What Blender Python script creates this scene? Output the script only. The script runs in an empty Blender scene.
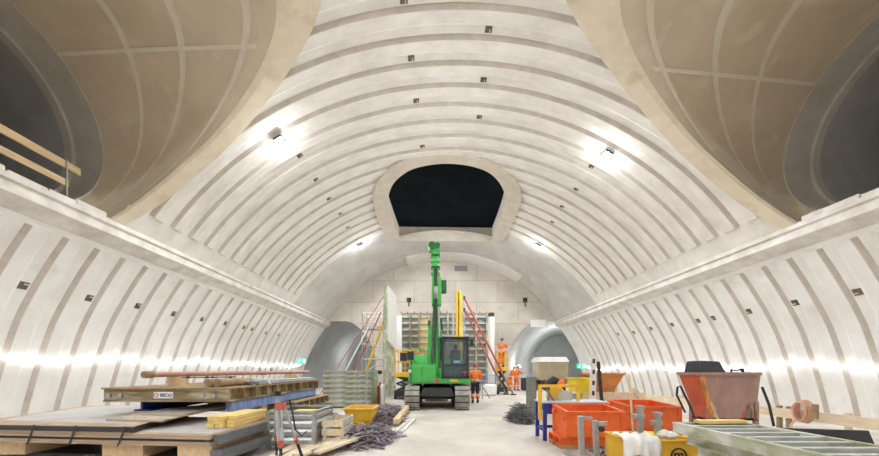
import bpy, bmesh, math, random
from mathutils import Vector, Matrix, Euler
random.seed(7)
C = bpy.context.scene.collection
F, VX, VY, HC = 320.0, 435.0, 370.0, 1.45
AX, VC, VR = 0.62, -0.65, 11.1          # hall axis, vault centre height, vault radius
YB = 26.2                               # end wall
R = math.radians

def P(px, py, d): return Vector(((px-VX)*d/F, d, HC+(VY-py)*d/F))

# ------------------------------------------------------------------ materials
MATS = {}
def mat(name, c1, c2=None, rough=.7, metal=0, scale=3, bump=.0, bscale=40, lo=.35, hi=.65, stretch=(1,1,1), spec=.5, c3=None, s3=.6, l3=.55, h3=.7):
    if name in MATS: return MATS[name]
    m = bpy.data.materials.new(name); m.use_nodes = True
    nt = m.node_tree; b = nt.nodes['Principled BSDF']
    b.inputs['Roughness'].default_value = rough; b.inputs['Metallic'].default_value = metal
    b.inputs['Specular IOR Level'].default_value = spec
    if c2 is None: c2 = tuple(x*.82 for x in c1)
    tc = nt.nodes.new('ShaderNodeTexCoord'); mp = nt.nodes.new('ShaderNodeMapping')
    mp.inputs['Scale'].default_value = stretch
    nt.links.new(tc.outputs['Object'], mp.inputs['Vector'])
    n = nt.nodes.new('ShaderNodeTexNoise'); n.inputs['Scale'].default_value = scale; n.inputs['Detail'].default_value = 6
    n.inputs['Roughness'].default_value = .62
    nt.links.new(mp.outputs[0], n.inputs['Vector'])
    r = nt.nodes.new('ShaderNodeValToRGB')
    r.color_ramp.elements[0].position = lo; r.color_ramp.elements[0].color = (*c2, 1)
    r.color_ramp.elements[1].position = hi; r.color_ramp.elements[1].color = (*c1, 1)
    nt.links.new(n.outputs['Fac'], r.inputs['Fac'])
    out = r.outputs['Color']
    if c3:
        n3 = nt.nodes.new('ShaderNodeTexNoise'); n3.inputs['Scale'].default_value = s3; n3.inputs['Detail'].default_value = 5
        nt.links.new(mp.outputs[0], n3.inputs['Vector'])
        r3 = nt.nodes.new('ShaderNodeValToRGB'); r3.color_ramp.elements[0].position = l3; r3.color_ramp.elements[1].position = h3
        nt.links.new(n3.outputs['Fac'], r3.inputs['Fac'])
        mx = nt.nodes.new('ShaderNodeMixRGB'); nt.links.new(r3.outputs['Color'], mx.inputs['Fac'])
        nt.links.new(out, mx.inputs['Color1']); mx.inputs['Color2'].default_value = (*c3, 1); out = mx.outputs['Color']
    nt.links.new(out, b.inputs['Base Color'])
    if bump:
        nb = nt.nodes.new('ShaderNodeTexNoise'); nb.inputs['Scale'].default_value = bscale; nb.inputs['Detail'].default_value = 4
        nt.links.new(mp.outputs[0], nb.inputs['Vector'])
        bp = nt.nodes.new('ShaderNodeBump'); bp.inputs['Strength'].default_value = bump; bp.inputs['Distance'].default_value = .02
        nt.links.new(nb.outputs['Fac'], bp.inputs['Height']); nt.links.new(bp.outputs['Normal'], b.inputs['Normal'])
    MATS[name] = m
    return m
def emis(name, col, s):
    if name in MATS: return MATS[name]
    m = bpy.data.materials.new(name); m.use_nodes = True; b = m.node_tree.nodes['Principled BSDF']
    b.inputs['Base Color'].default_value = (*col, 1); b.inputs['Emission Color'].default_value = (*col, 1); b.inputs['Emission Strength'].default_value = s
    MATS[name] = m; return m
def glassmat(name, col, alpha=.45):
    m = bpy.data.materials.new(name); m.use_nodes = True; b = m.node_tree.nodes['Principled BSDF']
    b.inputs['Base Color'].default_value = (*col, 1); b.inputs['Roughness'].default_value = .05
    b.inputs['Alpha'].default_value = alpha
    MATS[name] = m; return m

VAULT = mat('limewashed_concrete', (.83,.795,.755), (.70,.665,.62), .85, scale=1.3, bump=.15, bscale=9, stretch=(1,1.6,1), c3=(.60,.555,.50), s3=.9, l3=.60, h3=.85)
RIBFACE = mat('brown_rib_face', (.57,.51,.455), (.46,.41,.36), .9, scale=2.5)  # darker brown for the camera-facing slope of each rib
WALLC = mat('limewashed_wall', (.83,.81,.79), (.74,.715,.685), .85, scale=1.1, bump=.12, bscale=8, c3=(.62,.58,.53), s3=1.3, l3=.62, h3=.85)
SMOOTH = mat('smooth_concrete', (.66,.635,.60), (.54,.52,.49), .7, scale=.8, bump=.08, bscale=6)
LEDGE = mat('ledge_concrete', (.78,.74,.70), (.58,.54,.49), .85, scale=2.2, bump=.3, bscale=12)
COLLAR = mat('collar_render', (.72,.63,.49), (.64,.55,.42), .7, scale=2.5, c3=(.52,.42,.28), s3=1.1, l3=.6, h3=.75)
RINGC = mat('ring_concrete', (.66,.60,.51), (.56,.50,.42), .8, scale=2)
TANP = mat('tan_coating', (.60,.51,.385), (.53,.445,.325), .30, scale=1.0, bump=.04, bscale=4, c3=(.64,.56,.44), s3=1.3, l3=.56, h3=.70, spec=.45)
SEAM = mat('seam_tape', (.70,.64,.54), (.64,.58,.48), .6, scale=4)
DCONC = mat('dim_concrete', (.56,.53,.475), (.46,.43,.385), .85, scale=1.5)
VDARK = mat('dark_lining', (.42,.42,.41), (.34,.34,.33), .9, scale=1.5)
FLOORM = mat('floor_concrete', (.66,.62,.56), (.50,.46,.41), .6, scale=.9, bump=.12, bscale=10, c3=(.40,.35,.29), s3=.55, l3=.56, h3=.78)
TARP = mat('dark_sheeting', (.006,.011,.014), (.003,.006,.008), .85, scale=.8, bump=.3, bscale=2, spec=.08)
STEEL = mat('galvanised_steel', (.50,.52,.53), (.36,.38,.39), .4, .7, scale=6)
DSTEEL = mat('dark_steel', (.06,.06,.065), (.03,.03,.035), .5, .4, scale=6)
WOODL = mat('fresh_timber', (.78,.60,.38), (.62,.45,.26), .75, scale=3, stretch=(6,.6,6))
WOODX = mat('fresh_timber_crosswise', (.78,.60,.38), (.64,.47,.28), .75, scale=3, stretch=(.6,6,6))
WOODP = mat('pale_timber', (.80,.69,.52), (.66,.54,.38), .8, scale=3, stretch=(5,.8,5))
WOODD = mat('weathered_timber', (.40,.28,.16), (.24,.16,.09), .8, scale=4, c3=(.30,.27,.10), s3=2)
YTIMB = mat('yellow_timber', (.86,.66,.26), (.74,.52,.18), .65, scale=3, stretch=(6,.7,6))
PLYE = mat('plywood_edge', (.55,.42,.30), (.40,.29,.20), .8, scale=5, stretch=(.6,.6,25))
PLYT = mat('grey_film', (.55,.54,.52), (.44,.43,.42), .5, scale=2)
BLACKP = mat('black_film', (.035,.037,.045), (.02,.021,.026), .35, scale=3)
GREYF = mat('dark_grey_film', (.16,.165,.175), (.10,.105,.115), .4, scale=3)
FORM = mat('mossy_form_steel', (.46,.48,.36), (.30,.32,.20), .7, .1, scale=3.5, c3=(.62,.63,.58), s3=2.4, l3=.48, h3=.62)
FORMT = mat('form_steel_pale', (.55,.57,.53), (.40,.42,.38), .6, .2, scale=3, c3=(.30,.31,.2), s3=2, l3=.6, h3=.7)
MOSSW = mat('olive_girder', (.34,.27,.12), (.20,.15,.07), .75, scale=4, c3=(.40,.36,.14), s3=3, l3=.5, h3=.6)
GIRD = mat('weathered_girder_face', (.26,.20,.10), (.16,.11,.055), .7, scale=3, c3=(.44,.38,.26), s3=2.5, l3=.5, h3=.65, stretch=(.5,1,3))
BLUE = mat('blue_paint', (.03,.05,.30), (.02,.03,.20), .45, scale=4)
LBLUE = mat('pale_blue_paint', (.28,.38,.66), (.16,.22,.45), .5, scale=12, stretch=(1,1,.2))
ORANGE = mat('orange_paint', (.86,.17,.035), (.68,.11,.02), .45, scale=2.5, c3=(.50,.10,.03), s3=1.6, l3=.6, h3=.75)
ORUST = mat('rusty_orange', (.66,.27,.06), (.46,.17,.05), .6, scale=3, c3=(.28,.13,.06), s3=1.6)
REDR = mat('rusty_red', (.40,.26,.22), (.29,.17,.14), .7, scale=2.2, stretch=(1.5,1.5,.5), c3=(.45,.03,.03), s3=2.0, l3=.575, h3=.64)
REDS = mat('orange_red_paint', (.62,.13,.06), (.45,.10,.06), .6, scale=3)
YEL = mat('yellow_paint', (.85,.52,.03), (.74,.42,.03), .45, scale=3, c3=(.55,.34,.08), s3=2, l3=.62, h3=.75)
LEMON = mat('lemon_plastic', (.90,.72,.04), (.82,.62,.03), .45, scale=3)
GREEN = mat('green_paint', (.085,.50,.11), (.06,.41,.08), .35, scale=2)
DGREEN = mat('dark_green_paint', (.02,.15,.06), (.015,.10,.04), .4, scale=3)
BLACK = mat('black_rubber', (.025,.025,.027), (.015,.015,.016), .6, scale=5)
TRACK = mat('muddy_track_steel', (.42,.40,.37), (.24,.23,.21), .6, .35, scale=5)
PINK = mat('primed_pipe', (.52,.30,.24), (.40,.20,.15), .55, scale=5)
REDP = mat('red_prop_paint', (.58,.10,.07), (.40,.07,.05), .5, scale=4)
WHITEP = mat('white_plastic', (.85,.84,.82), (.74,.73,.70), .5, scale=4)
PALE = mat('pale_form_face', (.66,.68,.62), (.54,.57,.50), .7, scale=2)
WALLE = mat('end_wall_concrete', (.66,.60,.53), (.55,.50,.44), .85, scale=.7, bump=.1, bscale=7, c3=(.47,.41,.35), s3=1.6, l3=.6, h3=.8)
HIVIS = mat('hi_vis_orange', (.95,.22,.03), (.85,.16,.02), .7, scale=8)
REFL = mat('reflective_tape', (.75,.76,.74), (.68,.69,.68), .4, scale=8)
DCLOTH = mat('dark_cloth', (.035,.035,.045), (.02,.02,.03), .85, scale=8)
SKIN = mat('skin', (.60,.38,.28), (.54,.33,.24), .6, scale=8)
SCRAP = mat('scrap_strip', (.33,.28,.29), (.14,.105,.10), .6, .2, scale=5, c3=(.38,.31,.46), s3=4, l3=.5, h3=.6)
MESHG = mat('grey_wire', (.24,.24,.24), (.14,.14,.14), .6, .4, scale=8)
CANVAS = mat('beige_sheet', (.56,.50,.36), (.46,.40,.28), .7, scale=4)
COPPER = mat('copper_hose', (.72,.42,.30), (.56,.32,.22), .45, scale=6)
LAMPM = emis('flood_lens', (1,.98,.95), 90)
LEDM = emis('led_tube', (.92,.95,1), 9)
EXITM = emis('exit_green', (.02,.60,.32), .35)
EXITW = emis('exit_white', (.85,1,.92), .5)
GLASS = glassmat('cab_glass', (.16,.22,.23), .32)
CLEAR = glassmat('clear_plastic', (.75,.76,.72), .55)

def endwall_mat():
    m = WALLE.copy(); m.name = 'end_wall_panels'; nt = m.node_tree; b = nt.nodes['Principled BSDF']
    src = b.inputs['Base Color'].links[0].from_socket
    tc = nt.nodes.new('ShaderNodeTexCoord'); mp = nt.nodes.new('ShaderNodeMapping'); mp.inputs['Rotation'].default_value = (R(-90),0,0)
    nt.links.new(tc.outputs['Object'], mp.inputs['Vector'])
    br = nt.nodes.new('ShaderNodeTexBrick'); br.inputs['Scale'].default_value = 1; br.inputs['Brick Width'].default_value = 3.4; br.inputs['Row Height'].default_value = 1.75
    br.inputs['Mortar Size'].default_value = .022; br.inputs['Color1'].default_value = (1,1,1,1); br.inputs['Color2'].default_value = (.90,.90,.90,1); br.inputs['Mortar'].default_value = (.62,.58,.54,1)
    nt.links.new(mp.outputs[0], br.inputs['Vector'])
    mx = nt.nodes.new('ShaderNodeMixRGB'); mx.blend_type = 'MULTIPLY'; mx.inputs['Fac'].default_value = 1
    nt.links.new(src, mx.inputs['Color1']); nt.links.new(br.outputs['Color'], mx.inputs['Color2']); nt.links.new(mx.outputs[0], b.inputs['Base Color'])
    return m
WALLB = endwall_mat()

# ------------------------------------------------------------------ builders
def rootloc(o):
    v = Vector((0,0,0))
    while o: v += o.location; o = o.parent
    return v
class MB:
    def __init__(s): s.b = bmesh.new(); s.mi = 0
    def faces(s, vs, fs):
        v = [s.b.verts.new(p) for p in vs]; out = []
        for f in fs:
            try:
                fc = s.b.faces.new([v[i] for i in f]); fc.material_index = s.mi; out.append(fc)
            except ValueError: pass
        return s
    def box(s, x0,x1,y0,y1,z0,z1):
        return s.hexa([(x0,y0,z0),(x1,y0,z0),(x1,y1,z0),(x0,y1,z0),(x0,y0,z1),(x1,y0,z1),(x1,y1,z1),(x0,y1,z1)])
    def hexa(s, v): return s.faces(v, [(3,2,1,0),(4,5,6,7),(0,1,5,4),(1,2,6,5),(2,3,7,6),(3,0,4,7)])
    def rbox(s, c, sz, rot=(0,0,0)):
        m = Euler(rot).to_matrix(); c = Vector(c); a,b,d = (x/2 for x in sz)
        return s.hexa([c+m@Vector(q) for q in [(-a,-b,-d),(a,-b,-d),(a,b,-d),(-a,b,-d),(-a,-b,d),(a,-b,d),(a,b,d),(-a,b,d)]])
    def prism(s, poly, z0, z1):
        n = len(poly); v = [(x,y,z0) for x,y in poly]+[(x,y,z1) for x,y in poly]
        return s.faces(v, [tuple(range(n-1,-1,-1)), tuple(range(n,2*n))]+[(i,(i+1)%n,n+(i+1)%n,n+i) for i in range(n)])
    def extrude(s, poly3, vec):
        n = len(poly3); vec = Vector(vec); v = [Vector(p) for p in poly3]; v += [p+vec for p in v]
        return s.faces(v, [tuple(range(n-1,-1,-1)), tuple(range(n,2*n))]+[(i,(i+1)%n,n+(i+1)%n,n+i) for i in range(n)])
    def bar(s, p0, p1, w, h, up=(0,0,1)):
        p0, p1 = Vector(p0), Vector(p1); d = (p1-p0).normalized(); u = Vector(up)
        if abs(d.dot(u)) > .98: u = Vector((0,1,0))
        sd = d.cross(u).normalized(); u = sd.cross(d).normalized()
        q = [-sd*w/2-u*h/2, sd*w/2-u*h/2, sd*w/2+u*h/2, -sd*w/2+u*h/2]
        return s.faces([p0+a for a in q]+[p1+a for a in q], [(3,2,1,0),(4,5,6,7),(0,1,5,4),(1,2,6,5),(2,3,7,6),(3,0,4,7)])
    def cyl(s, p0, p1, r0, r1=None, n=12, caps=True):
        r1 = r0 if r1 is None else r1; p0, p1 = Vector(p0), Vector(p1); d = (p1-p0).normalized()
        u = Vector((0,0,1)) if abs(d.z) < .9 else Vector((1,0,0)); a = d.cross(u).normalized(); b = a.cross(d)
        v = [p+(a*math.cos(2*math.pi*i/n)+b*math.sin(2*math.pi*i/n))*r for p,r in ((p0,r0),(p1,r1)) for i in range(n)]
        f = [(i,(i+1)%n,n+(i+1)%n,n+i) for i in range(n)]
        if caps: f += [tuple(range(n-1,-1,-1)), tuple(range(n,2*n))]
        return s.faces(v, f)
    def tube(s, pts, r, n=8, closed=False):
        pts = [Vector(p) for p in pts]; m = len(pts); v = []
        prev = None
        for i,p in enumerate(pts):
            d = (pts[(i+1)%m]-pts[i-1]) if closed else (pts[min(i+1,m-1)]-pts[max(i-1,0)])
            d.normalize()
            if prev is None:
                u = Vector((0,0,1)) if abs(d.z) < .9 else Vector((1,0,0)); a = d.cross(u).normalized()
            else: a = (prev - d*prev.dot(d)).normalized()
            prev = a; b = a.cross(d)
            v += [p+(a*math.cos(2*math.pi*k/n)+b*math.sin(2*math.pi*k/n))*r for k in range(n)]
        f = []
        for i in range(m if closed else m-1):
            j = (i+1)%m
            f += [(i*n+k, i*n+(k+1)%n, j*n+(k+1)%n, j*n+k) for k in range(n)]
        if not closed: f += [tuple(range(n-1,-1,-1)), tuple(range((m-1)*n, m*n))]
        return s.faces(v, f)
    def ball(s, c, r, sc=(1,1,1), n=12):
        c = Vector(c); v=[]; f=[]; k=n//2
        for i in range(k+1):
            t = math.pi*i/k
            for j in range(n):
                p = 2*math.pi*j/n; v.append(c+Vector((r*sc[0]*math.sin(t)*math.cos(p), r*sc[1]*math.sin(t)*math.sin(p), r*sc[2]*math.cos(t))))
        for i in range(k):
            for j in range(n): f.append((i*n+j, (i+1)*n+j, (i+1)*n+(j+1)%n, i*n+(j+1)%n))
        return s.faces(v, f)
    def loft(s, rings, closed=True):
        n = len(rings[0]); v = [p for r in rings for p in r]; f = []
        for i in range(len(rings)-1):
            for j in range(n if closed else n-1): f.append((i*n+j, i*n+(j+1)%n, (i+1)*n+(j+1)%n, (i+1)*n+j))
        return s.faces(v, f)
    def build(s, name, m, parent=None, smooth=False, bevel=0, weld=True):
        if weld: bmesh.ops.remove_doubles(s.b, verts=s.b.verts, dist=1e-5)
        bmesh.ops.recalc_face_normals(s.b, faces=s.b.faces)
        if parent:
            L = rootloc(parent)
            bmesh.ops.translate(s.b, verts=s.b.verts, vec=-L)
        me = bpy.data.meshes.new(name); s.b.to_mesh(me); s.b.free()
        for q in (m if isinstance(m, (list,tuple)) else [m]): me.materials.append(q)
        if smooth:
            for p in me.polygons: p.use_smooth = True
            me.set_sharp_from_angle(angle=R(40))
        o = bpy.data.objects.new(name, me); C.objects.link(o); o.parent = parent
        if bevel:
            b = o.modifiers.new('edge', 'BEVEL'); b.width = bevel; b.segments = 2; b.limit_method = 'ANGLE'; b.harden_normals = False
        return o
def tag(o, label=None, cat=None, group=None, kind=None):
    if label: o['label'] = label
    if cat: o['category'] = cat
    if group: o['group'] = group
    if kind: o['kind'] = kind
    return o
def thing(name, label, cat, loc=(0,0,0), group=None):
    o = bpy.data.objects.new(name, None); o.empty_display_size = .1; C.objects.link(o); o.location = loc
    return tag(o, label, cat, group)
def copy_tree(o, parent=None):
    c = o.copy(); C.objects.link(c); c.parent = parent
    for ch in list(o.children): copy_tree(ch, c)
    return c
def dup(o, loc=None, rotz=None, label=None, group=None):
    c = copy_tree(o)
    if loc is not None: c.location = loc
    if rotz is not None: c.rotation_euler.z = rotz
    if label: c['label'] = label
    if group: c['group'] = group
    return c
def struct(o, label=None): o['kind'] = 'structure'; return o
def text(name, body, size, loc, m, parent, rot=(R(90),0,0), depth=.003):
    cu = bpy.data.curves.new(name, 'FONT'); cu.body = body; cu.size = size; cu.extrude = depth; cu.offset = size*.018; cu.align_x = 'CENTER'; cu.align_y = 'CENTER'
    t = bpy.data.objects.new(name, cu); C.objects.link(t)
    dg = bpy.context.evaluated_depsgraph_get(); me = bpy.data.meshes.new_from_object(t.evaluated_get(dg))
    bpy.data.objects.remove(t); me.transform(Matrix.Translation(Vector(loc)-(rootloc(parent) if parent else Vector()))@Euler(rot).to_matrix().to_4x4())
    me.materials.clear(); me.materials.append(m)
    o = bpy.data.objects.new(name, me); C.objects.link(o); o.parent = parent
    return o

# ------------------------------------------------------------------ camera
cd = bpy.data.cameras.new('camera'); cam = bpy.data.objects.new('camera', cd); C.objects.link(cam)
cam.location = (0,0,HC); cam.rotation_euler = (R(90),0,0)
cd.sensor_width = 36; cd.lens = F/879*36; cd.shift_x = (439.5-VX)/879; cd.shift_y = (VY-228)/879; cd.clip_start = .05
bpy.context.scene.camera = cam

# ------------------------------------------------------------------ the hall
def vray(px, py, rr=VR):
    """point where the view through a pixel meets the vault"""
    a, b = px-VX, VY-py
    # (a u - AX)^2 + (b u + HC - VC)^2 = rr^2
    h = HC-VC; A = a*a+b*b; B = 2*(-a*AX+b*h); D = AX*AX+h*h-rr*rr
    u = (-B+math.sqrt(B*B-4*A*D))/(2*A)
    return Vector((a*u, F*u, HC+b*u))
def vpt(th, y, r=VR): return Vector((AX+r*math.cos(th), y, VC+r*math.sin(th)))
def inside(pt, poly):
    x, y = pt; c = False; n = len(poly)
    for i in range(n):
        x1,y1 = poly[i]; x2,y2 = poly[i-1]
        if (y1 > y) != (y2 > y) and x < (x2-x1)*(y-y1)/(y2-y1)+x1: c = not c
    return c
SP = .727; Y0 = 7.17
def groove_ys(lo, hi):
    ys = []; k0 = math.ceil((lo-Y0)/SP); k = k0
    cs = []
    while Y0+k*SP < hi: cs.append(Y0+k*SP); k += 1
    return cs
def ysamples(start, end, gl, gh):
    cs = groove_ys(gl, gh); out = [(start,0,0)]
    for c in cs:
        out += [(c-.07,0,0),(c-.055,.15,1),(c+.04,-.6,1),(c+.055,-.75,0),(c+.22,-.7,0),(c+.34,-.7,0),(c+.44,0,0),(c+.54,0,0)]
    y = out[-1][0]
    while y < end-.3: y += .25; out.append((y,0,0))
    out.append((end,0,0)); return out
# portal curves of the inclined shaft
OUT = [(386.6,238),(377,218),(373,201),(373,190),(379,177),(396,162),(414.6,155),(446,151.6),(478,156),(500,165),(517,180),(522,195),(519,208),(510,227),(504,239)]
INN = [(399,238),(392,219.5),(387,203),(388,191.5),(394,178.5),(409,167),(427.7,161.7),(448,160),(470.6,162.5),(489,169),(500.5,180),(506,193.4),(504,206.5),(498.6,223),(492,239)]
def dense(pts, n=6):
    out = []
    for i in range(len(pts)-1):
        p0 = pts[max(i-1,0)]; p1 = pts[i]; p2 = pts[i+1]; p3 = pts[min(i+2,len(pts)-1)]
        for k in range(n):
            t = k/n
            out.append(tuple(.5*((2*p1[j])+(-p0[j]+p2[j])*t+(2*p0[j]-5*p1[j]+4*p2[j]-p3[j])*t*t+(-p0[j]+3*p1[j]-3*p2[j]+p3[j])*t**3) for j in range(2)))
    out.append(pts[-1]); return out
outc = [vray(*p) for p in dense(OUT)]; innc = [vray(*p) for p in dense(INN)]
mid = [((a.x+b.x)/2, (a.y+b.y)/2) for a,b in zip(outc, innc)]
# mouths of the two cross tunnels: ellipse in the (y, z) plane
TY, TZ = 6.72, 7.60; MOUTH = {-1:(2.80,2.32,3.24), 1:(3.0,2.56,3.40)}   # half width, half height above and below the centre
def in_mouth(p, k=.93):
    a, b_, l = MOUTH[-1 if p.x < AX else 1]
    return ((p.y-TY)/(a*k))**2+((p.z-TZ)/((b_ if p.z > TZ else l)*k))**2 < 1

T0 = math.asin((5.38-VC)/VR)
ths = [T0, R(36.4), R(36.6)]; t = 36.6
while t < 142.8: t += .79; ths.append(R(t))
ths += [R(143.4), R(143.6), math.pi-T0]
ths = sorted(set(ths))
ys = ysamples(-8, YB, -8, 19.5)
b = bmesh.new()
grid = []
for (y,g,_) in ys:
    row = []
    for th in ths:
        a = 1 if R(36.5) < th < R(143.5) else 0
        row.append(b.verts.new(vpt(th, y, VR+.10*g*a)))
    grid.append(row)
for i in range(len(ys)-1):
    for j in range(len(ths)-1):
        q = [grid[i][j], grid[i][j+1], grid[i+1][j+1], grid[i+1][j]]
        c = (q[0].co+q[2].co)/2
        if in_mouth(c): continue
        if inside((c.x,c.y), mid): continue
        f = b.faces.new(q); f.smooth = True
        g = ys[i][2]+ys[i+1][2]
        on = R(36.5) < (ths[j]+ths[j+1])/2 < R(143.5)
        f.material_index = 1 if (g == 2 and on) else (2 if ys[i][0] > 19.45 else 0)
bmesh.ops.recalc_face_normals(b, faces=b.faces)
me = bpy.data.meshes.new('ceiling'); b.to_mesh(me); b.free()
for m in (VAULT, RIBFACE, SMOOTH): me.materials.append(m)
me.set_sharp_from_angle(angle=R(25))
vault = struct(bpy.data.objects.new('ceiling', me)); C.objects.link(vault)

# lower side walls
PROF = [(4.95,9.56),(4.19,10.1),(3.37,10.6),(2.7,10.95),(1.7,11.3),(.63,11.62),(-.05,11.78)]
def wx(z):
    for (z1,x1),(z2,x2) in zip(PROF, PROF[1:]):
        if z <= z1 and z >= z2:
            t = (z1-z)/(z1-z2); t2 = t
            return x1+(x2-x1)*t2
    return PROF[0][1] if z > PROF[0][0] else PROF[-1][1]
def wxs(z): return (wx(min(z+.25,4.95))+wx(z)*2+wx(max(z-.25,-.05)))/4
zs = [4.95,4.76,4.72]; z = 4.72
while z > .2: z -= .17; zs.append(z)
zs.append(-.05)
wys = ysamples(-8, YB, -8, 24)
for side, nm in ((-1,'wall_left'),(1,'wall_right')):
    b = bmesh.new(); grid = []
    for y,g,_ in wys:
        row = []
        for z in zs:
            a = 1 if z < 4.74 else 0
            row.append(b.verts.new((AX+side*(wxs(z)+.09*g*a*.92), y, z+.09*g*a*.4)))
        grid.append(row)
    for i in range(len(wys)-1):
        for j in range(len(zs)-1):
            f = b.faces.new([grid[i][j],grid[i][j+1],grid[i+1][j+1],grid[i+1][j]]); f.smooth = True
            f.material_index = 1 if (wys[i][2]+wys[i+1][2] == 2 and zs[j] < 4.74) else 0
    bmesh.ops.recalc_face_normals(b, faces=b.faces)
    me = bpy.data.meshes.new(nm); b.to_mesh(me); b.free(); me.materials.append(WALLC); me.materials.append(RIBFACE)
    me.set_sharp_from_angle(angle=R(25))
    w = struct(bpy.data.objects.new(nm, me)); C.objects.link(w)
    if side < 0: wallL = w
    else: wallR = w
    # springing ledge
    m = MB(); s = side
    prof = [(9.62,4.86),(9.40,4.98),(9.23,5.06),(9.23,5.27),(9.16,5.30),(9.16,5.42),(9.75,5.46),(9.75,4.86)]
    m.extrude([(AX+s*x,-8,z) for x,z in prof], (0,YB+8,0))
    struct(m.build('trim_%d' % (1 if s < 0 else 2), LEDGE, bevel=.015))
    # broken upstand blocks along the tunnel mouth
    m = MB(); y = 3.4
    rr = random.Random(5+side)
    while y < 9.1:
        L = rr.uniform(.35,.75); h = rr.uniform(.10,.20)*(1 if y < 8.2 else .6)
        m.rbox((AX+s*(9.36+rr.uniform(-.03,.03)), y+L/2, 5.40+h/2), (.24, L-.03, h), (0,0,rr.uniform(-.03,.03)))
        y += L
    struct(m.build('trim_%d' % (3 if s < 0 else 4), LEDGE, bevel=.02))
m = MB(); m.box(-14,15,-8.2,YB+14,-.2,0); struct(m.build('floor', FLOORM))
# wall behind the camera
m = MB(); m.prism([(0,0)],0,0) if False else None
pr = [(AX+VR*math.cos(T0+(math.pi-2*T0)*i/24), -8, VC+VR*math.sin(T0+(math.pi-2*T0)*i/24)) for i in range(25)]
pr += [(AX-11.9,-8,0),(AX+11.9,-8,0)]
m.extrude(pr, (0,-.2,0)); struct(m.build('wall_front', SMOOTH))

# end wall with the two running tunnel openings
TUN = [(-9.45, 3.0), (9.3, 5.5)]           # axis offset, sideways run per tunnel
TR, TZC = 3.95, 1.95
def curve_holes(name, outer, holes, depth, loc_y, m):
    cu = bpy.data.curves.new(name, 'CURVE'); cu.dimensions = '2D'; cu.fill_mode = 'BOTH'; cu.extrude = depth/2
    for pl in [outer]+holes:
        sp = cu.splines.new('POLY'); sp.points.add(len(pl)-1); sp.use_cyclic_u = True
        for k,(x,z) in enumerate(pl): sp.points[k].co = (x,z,0,1)
    t = bpy.data.objects.new(name, cu); C.objects.link(t)
    dg = bpy.context.evaluated_depsgraph_get(); me = bpy.data.meshes.new_from_object(t.evaluated_get(dg)); bpy.data.objects.remove(t)
    me.transform(Matrix.Translation((0,loc_y,0))@Euler((R(90),0,0)).to_matrix().to_4x4())
    me.materials.clear(); me.materials.append(m)
    o = bpy.data.objects.new(name, me); C.objects.link(o); return o
TOPZ = 5.45
def tsec(cx, n=48, r=TR):
    """opening outline: circle cut by the floor and by the flat head"""
    pts = []
    for i in range(n):
        a = 2*math.pi*i/n; x = cx+r*math.cos(a); z = TZC+r*math.sin(a)
        pts.append((x, min(max(z,.0), TOPZ)))
    return pts
outer = [(AX+VR*1.02*math.cos(T0+(math.pi-2*T0)*i/40), VC+VR*1.02*math.sin(T0+(math.pi-2*T0)*i/40)) for i in range(41)]
outer += [(AX-14.5,5.5),(AX-14.5,-.1),(AX+14.5,-.1),(AX+14.5,5.5)]
holes = []
for off,_ in TUN:
    holes.append([(x,max(z,.02)) for x,z in tsec(AX+off)])
wb = struct(curve_holes('wall_back', outer, holes, .3, YB+.15, WALLB))
for k,(off,run) in enumerate(TUN):
    m = MB(); rings = []
    for j in range(25):
        t = j/24; y = YB+.02+12*t; rr = TR-(.13 if j%3 == 1 else 0)-.05*j/4
        rings.append([Vector((x+run*t, y, z)) for x,z in [(AX+off+rr*math.cos(2*math.pi*i/48), TZC+rr*math.sin(2*math.pi*i/48)) for i in range(48)]])
    m.loft(rings); n0 = len(rings[-1])
    m.faces(rings[-1], [tuple(range(n0))])
    struct(m.build(('wall_left_tunnel','wall_right_tunnel')[k], mat('tunnel_lining', (.58,.585,.565), (.48,.485,.47), .85, scale=.9, spec=.25), smooth=True))
# pale band of precast close to the end wall
m = MB(); rings = []
for i in range(31):
    th = R(90+15 - (15+33)*i/30)
    rings.append([vpt(th,24.4,VR+.02), vpt(th,24.4,VR-.07), vpt(th,YB,VR-.07), vpt(th,YB,VR+.02)])
m.loft(rings); struct(m.build('trim_5', mat('pale_band', (.86,.83,.80), (.80,.77,.74), .7)))
# portal ring of the inclined shaft
def inw(p, k):
    d = Vector((p.x-AX, 0, p.z-VC)).normalized(); return p - d*k
m = MB()
m.loft([[inw(p,-.12) for p in outc], [inw(p,.13) for p in outc], [inw(p,.16) for p in innc], [p+Vector((0,0,.75)) for p in innc]], closed=False)
e0 = [outc[0], outc[-1], innc[-1], innc[0]]
m.faces([inw(innc[0],.16), inw(innc[-1],.16), innc[-1]+Vector((0,0,.75)), innc[0]+Vector((0,0,.75))], [(0,1,2,3)])
struct(m.build('trim_6', RINGC, smooth=True))
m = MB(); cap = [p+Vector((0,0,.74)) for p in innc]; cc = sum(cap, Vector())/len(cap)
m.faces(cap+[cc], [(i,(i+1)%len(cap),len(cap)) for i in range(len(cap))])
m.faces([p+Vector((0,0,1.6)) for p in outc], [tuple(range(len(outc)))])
tag(m.build('shaft_cover_sheet', TARP, smooth=True), 'dark teal sheeting closing the shaft mouth in the vault', 'sheeting')

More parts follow.
